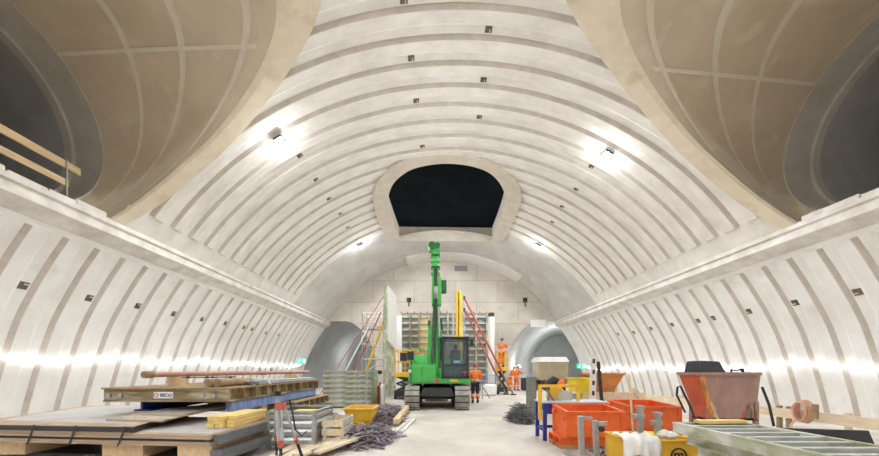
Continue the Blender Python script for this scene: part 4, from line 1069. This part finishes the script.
    m = MB(); m.box(c0+.02,c0+.035,cf+.09,cf+1.36,cz0+.45,cz1-.07); m.box(c1-.035,c1-.02,cf+.09,cf+1.36,cz0+.45,cz1-.07); m.box(c0+.1,c1-.1,cf+1.40,cf+1.41,cz0+.5,cz1-.07); m.build('side_glass', GLASS, t)
    m = MB(); m.box(c0+.35,c1-.2,cf+.75,cf+1.2,cz0+.05,cz0+.55); m.box(c0+.38,c1-.22,cf+1.1,cf+1.25,cz0+.5,cz0+1.1); m.box(c0+.5,c1-.34,cf+1.12,cf+1.24,cz0+1.12,cz0+1.32); m.build('operator_seat', DCLOTH, t, bevel=.03)
    m = MB(); m.bar((c0+.52,cf+.0,cz0+.5),(c0+.52,cf+.0,cz0+.5),.01,.01) if False else m.bar((c0+.2,cf-.012,cz0+.72),(c0+.62,cf-.012,cz1-.3),.015,.02,(0,1,0)); m.build('wiper', BLACK, t)
    m = MB(); m.rbox((c0+.56,cf-.004,cz0+.60),(.24,.012,.09)); m.build('cab_sticker', mat('sticker_blue',(.2,.45,.75),(.15,.38,.7),.5), t)
    m = MB(); m.rbox((c0+.46,cf-.0,cz0+.18),(.02,.012,.02)); m.rbox((c1-.16,cf-.008,cz0+.22),(.14,.012,.06)); m.build('red_label', REDP, t)
    for i,x in enumerate((c0+.06,c1-.1)): m = MB(); m.rbox((x,cf-.03,cz1+.04),(.12,.08,.09)); m.build('cab_lamp', STEEL, t)
    m = MB(); m.rbox((c1+.10,cf+.05,cz1-.22),(.14,.06,.26)); m.cyl((c1+.0,cf+.05,cz1-.12),(c1+.1,cf+.05,cz1-.15),.015,n=6); m.build('side_mirror', BLACK, t, bevel=.02)
    # boom: base bracket, lower section, knuckle, telescopic mast, head
    bx = X0-.05; by = yf+.3
    m = MB(); m.box(bx-.24,bx-.13,by-.25,by+.35,zb+.2,zb+.85); m.box(bx+.13,bx+.22,by-.25,by+.35,zb+.2,zb+.85); m.build('boom_bracket', GREEN, t, bevel=.02)
    def P2(px,py): return P(px,py,by)
    low = [P2(435.5,372),P2(436,352),P2(436.5,330),P2(436.5,305)]
    m = MB()
    ws = (.26,.24,.24,.22)
    for k in range(3): m.bar(low[k],low[k+1]+Vector((0,0,.02)),ws[k],.34,(0,1,0))
    m.build('lower_boom', GREEN, t, bevel=.02)
    m = MB(); m.bar(P2(428,372),P2(430.5,326),.16,.2,(0,1,0)); m.cyl(P2(442,368),P2(441,330),.05,n=10); m.build('boom_ram_cover', GREEN, t, bevel=.02)
    m = MB(); m.cyl(P2(440,368)+Vector((0,-.2,0)),P2(439.5,338)+Vector((0,-.2,0)),.06,n=12); m.build('cylinder_barrel', DGREEN, t, smooth=True)
    m = MB(); m.cyl(P2(439.5,338)+Vector((0,-.2,0)),P2(438,308)+Vector((0,-.2,0)),.035,n=12); m.build('cylinder_rod', STEEL, t, smooth=True)
    m = MB(); m.bar(P2(436.5,306),P2(436.5,278),.36,.42,(0,1,0)); m.build('knuckle', GREEN, t, bevel=.03)
    m = MB(); m.bar(P2(443.5,293),P2(443.5,281),.22,.3,(0,1,0)); m.build('valve_box', DGREEN, t, bevel=.02)
    m = MB(); m.bar(P2(436,300)+Vector((0,-.23,0)),P2(436,288)+Vector((0,-.23,0)),.14,.04,(0,1,0)); m.build('cover_plate', STEEL, t)
    m = MB(); m.bar(P2(435.5,280),P2(435.5,250),.24,.28,(0,1,0)); m.build('mast', GREEN, t, bevel=.015)
    for k,y in enumerate((274,268,262,256)):
        m = MB(); m.bar(P2(435.5,y+1),P2(435.5,y-1),.32,.34,(0,1,0)); m.build('mast_clamp', DGREEN if k%2 else GREEN, t, bevel=.01)
    m = MB(); m.bar(P2(434.5,252),P2(434.5,243.5),.42,.32,(0,1,0)); m.bar(P2(430.5,251),P2(429.5,244.5),.14,.2,(0,1,0)); m.build('mast_head', GREEN, t, bevel=.03)
    m = MB(); m.cyl(P2(432,247)+Vector((0,-.22,0)),P2(432,247)+Vector((0,.22,0)),.13,n=16); m.cyl(P2(437.5,247)+Vector((0,-.2,0)),P2(437.5,247)+Vector((0,.2,0)),.10,n=14); m.build('sheave', DGREEN, t, smooth=True)
    m = MB(); rr = random.Random(3)
    for k in range(4): m.tube([P2(431+k*1.4,370-7)+Vector((0,-.28,0)),P2(432.5+k*1.1,345)+Vector((0,-.27,0)),P2(433+k*1.2,318)+Vector((0,-.24,0)),P2(434+k,296)+Vector((0,-.24,0)),P2(434.5+k*.7,270)+Vector((0,-.2,0))],.016,6)
    m.build('hydraulic_hoses', BLACK, t, smooth=True)
    m = MB(); m.bar(P2(430,356)+Vector((0,.2,0)),P2(429,320)+Vector((0,.2,0)),.1,.2,(0,1,0)); m.bar(P2(443,340)+Vector((0,.2,0)),P2(441,318)+Vector((0,.2,0)),.08,.15,(0,1,0)); m.build('link_arm', DGREEN, t)
    m = MB(); m.rbox((X0-.05,yf-.06,zb+.08),(.2,.08,.1)); m.build('red_coupling', REDP, t)
    return t
excavator()
m = MB(); m.box(-.45,.6,14.95,15.2,.1,.45); tag(m.build('concrete_block', mat('block_concrete',(.66,.55,.45),(.56,.46,.38),.8), bevel=.02),'low pinkish block on the floor behind the excavator','block')
bpy.data.objects['concrete_block'].location.z = -.1

# ------------------------------------------------------------------ wall formwork at the back
FD = 22.2
def zz(py): return HC+(VY-py)*FD/F
def xx(px): return (px-VX)*FD/F
t = thing('wall_formwork','tall ribbed wall formwork standing across the hall behind the excavator','formwork',(.7,FD,0))
m = MB(); m.box(xx(400),xx(489),FD+.12,FD+.18,0,zz(314)); m.build('sheeting', mat('form_back_sheet',(.34,.34,.29),(.24,.25,.2),.8), t)
m = MB(); m.box(xx(420),xx(430.5),FD+.10,FD+.12,0,zz(316)); m.build('yellow_panel', mat('yellow_ply',(.72,.56,.24),(.62,.47,.2),.7), t)
n = 12
for i in range(n):
    z = .25+(zz(316)-.3)*i/(n-1)
    m = MB(); m.box(xx(400.5),xx(489),FD-.02,FD+.12,z-.06,z+.06); m.build('waling', FORMT, t)
for px in (401,410,419,431,448,462,476,487):
    m = MB(); m.box(xx(px)-.06,xx(px)+.06,FD-.12,FD-.02,0,zz(313.5)); m.build('soldier', WOODD if px in (410,419,431) else FORM, t)
m = MB(); m.box(xx(400),xx(489),FD+.1,FD+.2,zz(314),zz(312.6)); m.build('cap_rail', WOODD, t)
for i in range(14):
    x = xx(401+i*6.6); m = MB(); m.cyl((x,FD+.15,zz(312.6)),(x,FD+.15,zz(311)),.03,n=6); m.build('tie_rod', DSTEEL, t)
# yellow mast of the rig
D = 20.3
def q(px,py,d=D): return P(px,py,d)
t = thing('yellow_mast','tall yellow lattice-free mast between grey posts behind the excavator cab'.replace('lattice-free ','flat '),'mast',(q(459,370).x,D,0))
m = MB(); m.bar((q(457,290).x,D,0),(q(457,290).x,D,q(0,290).z),.16,.16); m.build('mast_half', YEL, t)
m = MB(); m.bar((q(460.5,290).x,D,0),(q(460.5,290).x,D,q(0,291.5).z),.16,.16); m.build('mast_half', LEMON, t)
m = MB(); m.bar((q(458.8,290).x,D+.1,0),(q(458.8,290).x,D+.1,q(0,292).z),.1,.05); m.build('mast_web', WOODD, t)
for px,py in ((453.3,296),(464,292)):
    m = MB(); m.bar((q(px,0).x,D,0),(q(px,0).x,D,q(0,py).z),.11,.12); m.build('guide_post', STEEL, t)
m = MB(); m.cyl((q(457,0).x,D,q(0,290).z),(q(457,0).x,D,q(0,285).z),.04,n=8); m.build('tip', STEEL, t)
# white column beside
m = MB(); x = q(491.3,0,21.2).x; t = thing('white_column','white plastic-wrapped column at the right end of the wall formwork','column',(x,21.2,0))
m.cyl((x,21.2,0),(x,21.2,q(0,317,21.2).z),.21,n=16); m.build('shaft', WHITEP, t, smooth=True)
m = MB(); m.cyl((x,21.2,q(0,317,21.2).z),(x,21.2,q(0,313,21.2).z),.2,n=12); m.build('head', DSTEEL, t)
m = MB(); m.cyl((x-.12,21.2,q(0,313,21.2).z),(x-.12,21.2,q(0,308,21.2).z),.03,n=6); m.build('rod', YEL, t)
# red push-pull props
for i,(a,b2) in enumerate((((464.3,298),(513,391)),((464.3,310),(506,390)))):
    A = q(*a,19.6); B = q(*b2,18.6+i*.3); B.z = .05
    t = thing('push_pull_prop',('upper red slanting prop against the yellow mast','lower red slanting prop against the yellow mast')[i],'prop',(B.x,B.y,0),'red slanting props')
    m = MB(); m.cyl(A.lerp(B,.0),A.lerp(B,.78),.06,n=10); m.build('tube', REDP, t, smooth=True)
    m = MB(); m.cyl(A.lerp(B,.78),B,.045,n=8); m.build('spindle', WOODD, t, smooth=True)
    m = MB(); m.rbox((B.x,B.y,.03),(.3,.3,.06)); m.build('foot_plate', DSTEEL, t)
    m = MB(); m.rbox(tuple(A),(.12,.12,.2)); m.build('head_plate', DSTEEL, t)
# tall raised panel left
t = thing('hung_formwork_panel','tall pale formwork panel standing edge-on left of the excavator','formwork panel',(-2.5,18.3,0))
A = q(386.5,284.5,17); B = q(396,296,19.7)
def edge(z0a,z0b,z1a,z1b,off,th):
    d = Vector((B.x-A.x,B.y-A.y,0)).normalized(); n_ = Vector((d.y,-d.x,0))
    a = Vector((A.x,A.y,0))+n_*off; b_ = Vector((B.x,B.y,0))+n_*off
    return [a+Vector((0,0,z0a)),b_+Vector((0,0,z0b)),b_+n_*th+Vector((0,0,z0b)),a+n_*th+Vector((0,0,z0a)),a+Vector((0,0,z1a)),b_+Vector((0,0,z1b)),b_+n_*th+Vector((0,0,z1b)),a+n_*th+Vector((0,0,z1a))]
m = MB(); m.hexa(edge(3.1,2.6,A.z,B.z,0,.04)); m.build('face_sheet', WHITEP, t)
for k in range(5):
    f = k/4; p = A.lerp(B,f); m = MB(); m.bar((p.x-.08,p.y,0),(p.x-.08,p.y,p.z-.02),.10,.08); m.build('upright', FORM, t)
for k in range(6):
    z = .4+k*.9; m = MB(); m.bar((A.x-.18,A.y,z),(B.x-.18,B.y,z),.08,.1); m.build('waling', FORM, t)
m = MB(); m.bar((A.x+.02,A.y-.02,.0),(A.x+.02,A.y-.02,A.z+.02),.07,.07); m.build('edge_post', FORM, t)
m = MB(); p = q(399,316,21.4); m.box(p.x-.2,p.x+.2,21.3,21.6,0,q(0,316,21.4).z); tag(m.build('pale_column', WHITEP, bevel=.03),'pale square column between the edge-on panel and the wall formwork','column')
# white scaffold tower
def scaffold():
    x0,x1,y0,y1,H = -4.25,-3.0,18.7,20.0,5.0
    t = thing('scaffold_tower','white scaffold tower with stair braces left of the edge-on panel','scaffold',((x0+x1)/2,(y0+y1)/2,0))
    for x in (x0,x1):
        for y in (y0,y1): m = MB(); m.cyl((x,y,0),(x,y,H),.035,n=8); m.build('standard', STEEL, t, smooth=True)
    for i in range(6):
        z = .3+i*.9
        m = MB(); 
        for a,b2 in (((x0,y0),(x1,y0)),((x1,y0),(x1,y1)),((x1,y1),(x0,y1)),((x0,y1),(x0,y0))): m.cyl((*a,z),(*b2,z),.028,n=6)
        m.build('ledger', WHITEP, t)
        if i < 5:
            m = MB(); a,b2 = ((x0,x1) if i%2 else (x1,x0)); m.cyl((a,y0,z),(b2,y0,z+.9),.022,n=6); m.build('diagonal_brace', WHITEP, t)
    for z in (2.1,3.95): m = MB(); m.box(x0,x1,y0,y1,z,z+.05); m.build('platform', STEEL, t)
scaffold()
for i,(a,b2,m_,lb,r) in enumerate((((384.6,319),(366,372),YEL,'yellow slanting prop in front of the scaffold tower',.06),((383,300),(345,372),WHITEP,'long white slanting prop left of the scaffold tower',.045),((381,312),(352,376),REDP,'rust red slanting prop through the scaffold tower',.035),((384,296),(352,345),REDP,'thin red slanting prop above the scaffold tower',.022))):
    A = q(*a,17.6+.25*i); B = q(*b2,17.9+.3*i); d = (A-B); B = B-d*(B.z/d.z)
    t = thing('slanting_prop',lb,'prop',(B.x,B.y,0))
    m = MB(); m.cyl(A,A.lerp(B,.7),r,n=10); m.build('tube', m_, t, smooth=True)
    m = MB(); m.cyl(A.lerp(B,.7),B,r*.7,n=8); m.build('spindle', m_, t, smooth=True)
# scaffold frames and clutter below the panel
m = MB(); m.rbox((-2.9,14.6,.55),(.5,.5,1.1)); tag(m.build('site_box', WOODD, bevel=.02),'brown box behind the tall formwork stack','box')
t = thing('gas_bottle','red cylinder standing behind the tall formwork stack','bottle',(-2.24,13.0,0))
m = MB(); m.cyl((-2.24,13.0,0),(-2.24,13.0,.75),.11,n=16); m.ball((-2.24,13.0,.75),.11); m.build('shell', REDP, t, smooth=True)
m = MB(); m.cyl((-2.24,13.0,.84),(-2.24,13.0,.95),.035,n=10); m.build('valve', DSTEEL, t)
m = MB(); m.cyl((-2.08,12.7,.12),(-2.08,12.7,.8),.09,n=12); m.ball((-2.08,12.7,.8),.09,n=10); m.cyl((-2.08,12.7,0),(-2.08,12.7,.12),.1,n=12); tag(m.build('white_canister', WHITEP, smooth=True),'white canister beside the red cylinder','canister')
m = MB(); m.rbox((-2.55,13.75,1.35),(.5,.3,.16)); m.cyl((-2.55,13.75,0),(-2.55,13.75,1.3),.03,n=6); tag(m.build('cable_reel', BLACK, bevel=.04),'black roll on a stand behind the tall formwork stack','roll')

# ------------------------------------------------------------------ scissor lift and mast lift
def lift(x0,x1,y0,y1,zf,zt,label,base=True,name='scissor_lift'):
    t = thing(name,label,'lift',((x0+x1)/2,(y0+y1)/2,0))
    m = MB(); m.box(x0,x1,y0,y1,zf-.22,zf); m.build('platform', YEL, t, bevel=.02)
    m = MB()
    for x in (x0,x0+(x1-x0)*.33,x0+(x1-x0)*.67,x1):
        for y in (y0,y1): m.bar((x,y,zf),(x,y,zt),.045,.045)
    for z in (zt,(zt+zf)/2):
        for a,b2 in (((x0,y0),(x1,y0)),((x1,y0),(x1,y1)),((x1,y1),(x0,y1)),((x0,y1),(x0,y0))): m.bar((*a,z),(*b2,z),.045,.045)
    m.build('guard_rails', YEL, t)
    for k in (0,1):
        m = MB(); y = y0+.1+k*(y1-y0-.2); n_ = 2
        zz0 = .45; h = (zf-.22-zz0)/n_
        for j in range(n_):
            m.bar((x0+.1,y,zz0+h*j),(x1-.1,y,zz0+h*(j+1)),.05,.08); m.bar((x1-.1,y,zz0+h*j),(x0+.1,y,zz0+h*(j+1)),.05,.08)
        m.build('scissor_arms', DSTEEL, t)
    m = MB(); m.box(x0,x1,y0,y1,.15,.45); m.build('chassis', DSTEEL, t, bevel=.02)
    for x in (x0+.04,x1-.04):
        for y in (y0+.25,y1-.25): m = MB(); m.cyl((x-.06,y,.18),(x+.06,y,.18),.18,n=16); m.build('wheel', BLACK, t, smooth=True)
    return t
lift(-2.0,-.85,15.7,17.4,1.33,2.42,'yellow scissor lift with railed platform behind the excavator on its left')
lift(3.72,4.3,18.9,19.6,1.62,2.55,'small yellow lift carrying a worker by the right tunnel',name='mast_lift')
m = MB(); m.rbox((-1.55,15.66,2.1),(.32,.1,.4)); tag(m.build('control_box', BLACK, bevel=.02),'black control box hung on the rail of the yellow scissor lift','box')
# blue barrier and white sack
t = thing('mesh_barrier','blue mesh barrier behind the standing worker','barrier',(3.1,19.0,0))
m = MB(); m.tube([(2.75,19,0),(2.75,19,1.15),(3.6,19,1.15),(3.6,19,0)],.03,6); m.build('frame', LBLUE, t)
m = MB()
for i in range(8): x = 2.85+i*.095; m.cyl((x,19,.2),(x,19,1.13),.012,n=5)
for z in (.2,.65): m.cyl((2.75,19,z),(3.6,19,z),.014,n=5)
m.build('infill_bars', LBLUE, t)
m = MB(); m.rbox((3.05,18.2,.33),(.85,.6,.64)); tag(m.build('big_bag', WHITEP, bevel=.12),'white bulk bag on the floor in front of the blue barrier','bag')
t = thing('bench_stand','low grey stand leaning behind the standing worker','stand',(2.5,16,0))
m = MB(); m.bar((2.25,15.5,.75),(2.75,16.0,.02),.05,.05); m.bar((2.35,15.9,.02),(2.3,15.5,.72),.05,.05); m.build('legs', STEEL, t)
m = MB(); m.rbox((2.28,15.5,.74),(.25,.25,.05)); m.build('top', STEEL, t)

# ------------------------------------------------------------------ people
def skin_mesh(name, joints, edges, m_, parent, sub=1, root=0):
    me = bpy.data.meshes.new(name); names = list(joints)
    me.from_pydata([joints[k][0] for k in names], [(names.index(a),names.index(b2)) for a,b2 in edges], [])
    o = bpy.data.objects.new(name, me); C.objects.link(o)
    o.modifiers.new('s','SKIN')
    for i,k in enumerate(names):
        r = joints[k][1]; r = r if isinstance(r,tuple) else (r,r)
        me.skin_vertices[0].data[i].radius = r
    me.skin_vertices[0].data[root].use_root = True
    sb = o.modifiers.new('u','SUBSURF'); sb.levels = sub; sb.render_levels = sub
    dg = bpy.context.evaluated_depsgraph_get(); m2 = bpy.data.meshes.new_from_object(o.evaluated_get(dg)); bpy.data.objects.remove(o)
    m2.materials.clear(); m2.materials.append(m_)
    for p in m2.polygons: p.use_smooth = True
    q_ = bpy.data.objects.new(name, m2); C.objects.link(q_); q_.parent = parent; return q_
def person(label, loc, rotz, pose='stand', helmet=HIVIS, trousers=DCLOTH):
    """faces local -y"""
    t = thing('person', label, 'person')
    lean = {'stand':.03,'work':.18,'bend':.42}[pose]
    def T(z, y=0, x=0): return Vector((x, y-lean*max(z-.92,0), z))
    J = {}
    J['pel'] = (T(.95), (.13,.10)); J['chest'] = (T(1.28), (.155,.11)); J['neck'] = (T(1.46), .06); J['hb'] = (T(1.54,-.01), .07)
    J['hm'] = (T(1.63,-.02), (.082,.095)); J['ht'] = (T(1.72,-.01), (.065,.075))
    E = [('pel','chest'),('chest','neck'),('neck','hb'),('hb','hm'),('hm','ht')]
    arms = {}
    for s,n_ in ((-1,'l'),(1,'r')):
        sh = T(1.39,0,s*.19)
        if pose == 'stand': el = sh+Vector((s*.06,-.02,-.28)); wr = el+Vector((-s*.06,-.20,-.10)); 
        elif pose == 'work': el = sh+Vector((s*.07,-.16,-.20)); wr = el+Vector((-s*.05,-.22,.06))
        else: el = sh+Vector((s*.05,-.08,-.27)); wr = el+Vector((-s*.02,-.18,-.16))
        hd = wr+(wr-el).normalized()*.09
        J['sh'+n_] = (sh,.065); J['el'+n_] = (el,.045); J['wr'+n_] = (wr,.032); J['hd'+n_] = (hd,(.042,.022))
        E += [('chest','sh'+n_),('sh'+n_,'el'+n_),('el'+n_,'wr'+n_),('wr'+n_,'hd'+n_)]
        d = (hd-wr).normalized(); sd = Vector((1,0,0)); dn = Vector((0,-.4,-1)).normalized()
        for k,(o,L) in enumerate(((-.03,.065),(-.01,.075),(.011,.07),(.03,.055))):
            b0 = hd+d*.02+sd*o; b1 = b0+d*L*.55+dn*.006; b2 = b1+d*L*.35+dn*.025
            J[f'f{n_}{k}a'] = (b0,.010); J[f'f{n_}{k}b'] = (b1,.009); J[f'f{n_}{k}c'] = (b2,.008)
            E += [('hd'+n_,f'f{n_}{k}a'),(f'f{n_}{k}a',f'f{n_}{k}b'),(f'f{n_}{k}b',f'f{n_}{k}c')]
        th = wr+d*.035-sd*s*.035; th2 = th+d*.045-sd*s*.02
        J['t'+n_] = (th,.012); J['u'+n_] = (th2,.009); E += [('wr'+n_,'t'+n_),('t'+n_,'u'+n_)]
        st = {'stand':.02,'work':.06,'bend':.10}[pose]*s
        hp = T(.90,0,s*.09); kn = Vector((s*.10,-.03+st,.49)); an = Vector((s*.11,.02+st,.08)); to = Vector((s*.125,-.15+st,.035))
        J['hp'+n_] = (hp,.095); J['kn'+n_] = (kn,.062); J['an'+n_] = (an,.042); J['to'+n_] = (to,(.042,.032))
        E += [('pel','hp'+n_),('hp'+n_,'kn'+n_),('kn'+n_,'an'+n_),('an'+n_,'to'+n_)]
        arms[n_] = (sh,el,wr,hp,kn,an,to)
    body = skin_mesh('body', J, E, SKIN, t)
    hm = J['hm'][0]
    m = MB(); m.faces([hm+Vector(v) for v in ((-.014,-.088,-.02),(.014,-.088,-.02),(0,-.085,.03),(0,-.118,-.015))],[(0,1,3),(1,2,3),(2,0,3),(0,2,1)]); m.build('nose', SKIN, t)
    for s in (-1,1):
        m = MB(); m.ball(hm+Vector((s*.084,.005,-.005)),.03,(.35,.7,1),8); m.build('ear', SKIN, t, smooth=True)
        m = MB(); m.ball(hm+Vector((s*.032,-.083,.012)),.012,(1,.5,.7),8); m.build('eye', DCLOTH, t)
    m = MB(); m.rbox(hm+Vector((0,-.088,-.045)),(.045,.012,.010)); m.build('mouth', mat('lip',(.42,.2,.17),None,.6), t)
    m = MB(); m.ball(hm+Vector((0,.02,-.01)),.092,(.92,1,.9),12); m.build('hair', WOODD, t, smooth=True)
    # jacket
    K = {'pel':(T(.88),(.165,.125)),'wa':(T(1.08),(.165,.125)),'chest':(T(1.28),(.185,.135)),'nk':(T(1.43),.085)}
    e = [('pel','wa'),('wa','chest'),('chest','nk')]
    for n_ in 'lr':
        sh,el,wr = arms[n_][:3]; K['s'+n_] = (sh,.082); K['e'+n_] = (el,.062); K['w'+n_] = (wr-(wr-el)*.05,.05)
        e += [('chest','s'+n_),('s'+n_,'e'+n_),('e'+n_,'w'+n_)]
    jk = skin_mesh('jacket', K, e, HIVIS, t)
    m = MB(); 
    def hoop(c, a, b2, z0, z1):
        rg = [[Vector((c.x+a*math.cos(x),c.y+b2*math.sin(x),z)) for x in [i*math.pi/10 for i in range(20)]] for z in (z0,z1)]
        rg2 = [[Vector((c.x+(a-.02)*math.cos(x),c.y+(b2-.02)*math.sin(x),z)) for x in [i*math.pi/10 for i in range(20)]] for z in (z1,z0)]
        m.loft(rg+rg2+[rg[0]])
    hoop(T(1.02),.168,.132,1.0,1.05); m.build('reflective_band', REFL, jk)
    K = {'pel':(T(.90),(.15,.115))}; e = []
    for n_ in 'lr':
        hp,kn,an = arms[n_][3:6]; K['h'+n_] = (hp-Vector((0,0,.05)),.105); K['k'+n_] = (kn,.085); K['a'+n_] = (an+Vector((0,0,.08)),.075)
        e += [('pel','h'+n_),('h'+n_,'k'+n_),('k'+n_,'a'+n_)]
    tr = skin_mesh('trousers', K, e, trousers, t)
    for n_ in 'lr':
        hp,kn,an,to = arms[n_][3:]
        m = MB(); c = kn.lerp(an,.35); m.cyl(c+Vector((0,0,.09)),c-Vector((0,0,.12)),.088,n=14); m.build('orange_leg_panel', HIVIS, tr, smooth=True)
        m = MB(); m.cyl(c+Vector((0,0,.03)),c-Vector((0,0,.02)),.092,n=14); m.build('reflective_band', REFL, tr, smooth=True)
        K2 = {'a':(an+Vector((0,.0,.10)),.062),'b':(an+Vector((0,.01,-.02)),.062),'c':(to,(.055,.04))}
        skin_mesh('boot', K2, [('a','b'),('b','c')], BLACK, t)
    m = MB(); c = hm+Vector((0,0,.03)); rg = []
    for i in range(7):
        a = math.pi/2*i/6; rg.append([c+Vector((.108*math.cos(a)*math.cos(x),.125*math.cos(a)*math.sin(x),.11*math.sin(a))) for x in [k*math.pi/10 for k in range(20)]])
    m.loft(rg); m.loft([[c+Vector((.108*math.cos(x),.125*math.sin(x)-(.035 if math.sin(x) < -.5 else 0)*abs(math.sin(x)),-.008)) for x in [k*math.pi/10 for k in range(20)]], rg[0]])
    m.build('helmet', helmet, t, smooth=True)
    t.location = loc; t.rotation_euler.z = rotz; return t
DB = mat('dark_helmet',(.05,.08,.2),(.04,.06,.16),.4)
person('worker in orange jacket and dark trousers standing with back turned beside the excavator',(1.76,14.0,0),R(175),'stand',REDP)
person('worker in orange and a dark blue helmet standing in the small yellow lift',(3.98,19.2,1.62),R(150),'work',DB,HIVIS)
person('stooping worker in orange at the foot of the right tunnel, nearer the props',P(510.5,390,21.8)*Vector((1,1,0)) if False else (5.15,22.0,0),R(60),'bend',WHITEP,HIVIS)
person('worker in orange at the mouth of the right tunnel, farther from the props',(5.75,22.6,0),R(110),'work',HIVIS,HIVIS)
m = MB(); m.rbox((6.7,22.8,.45),(1.0,.8,.9)); tag(m.build('equipment_case', DSTEEL, bevel=.05),'dark equipment case beside the workers at the right tunnel','case')


sc = bpy.context.scene
sc.view_settings.view_transform = 'Standard'; sc.view_settings.look = 'None'; sc.view_settings.gamma = 1; sc.view_settings.use_curve_mapping = False
sc.view_settings.exposure = 1.1
sc.cycles.use_denoising = True; sc.cycles.max_bounces = 8; sc.cycles.diffuse_bounces = 6; sc.cycles.sample_clamp_indirect = 8
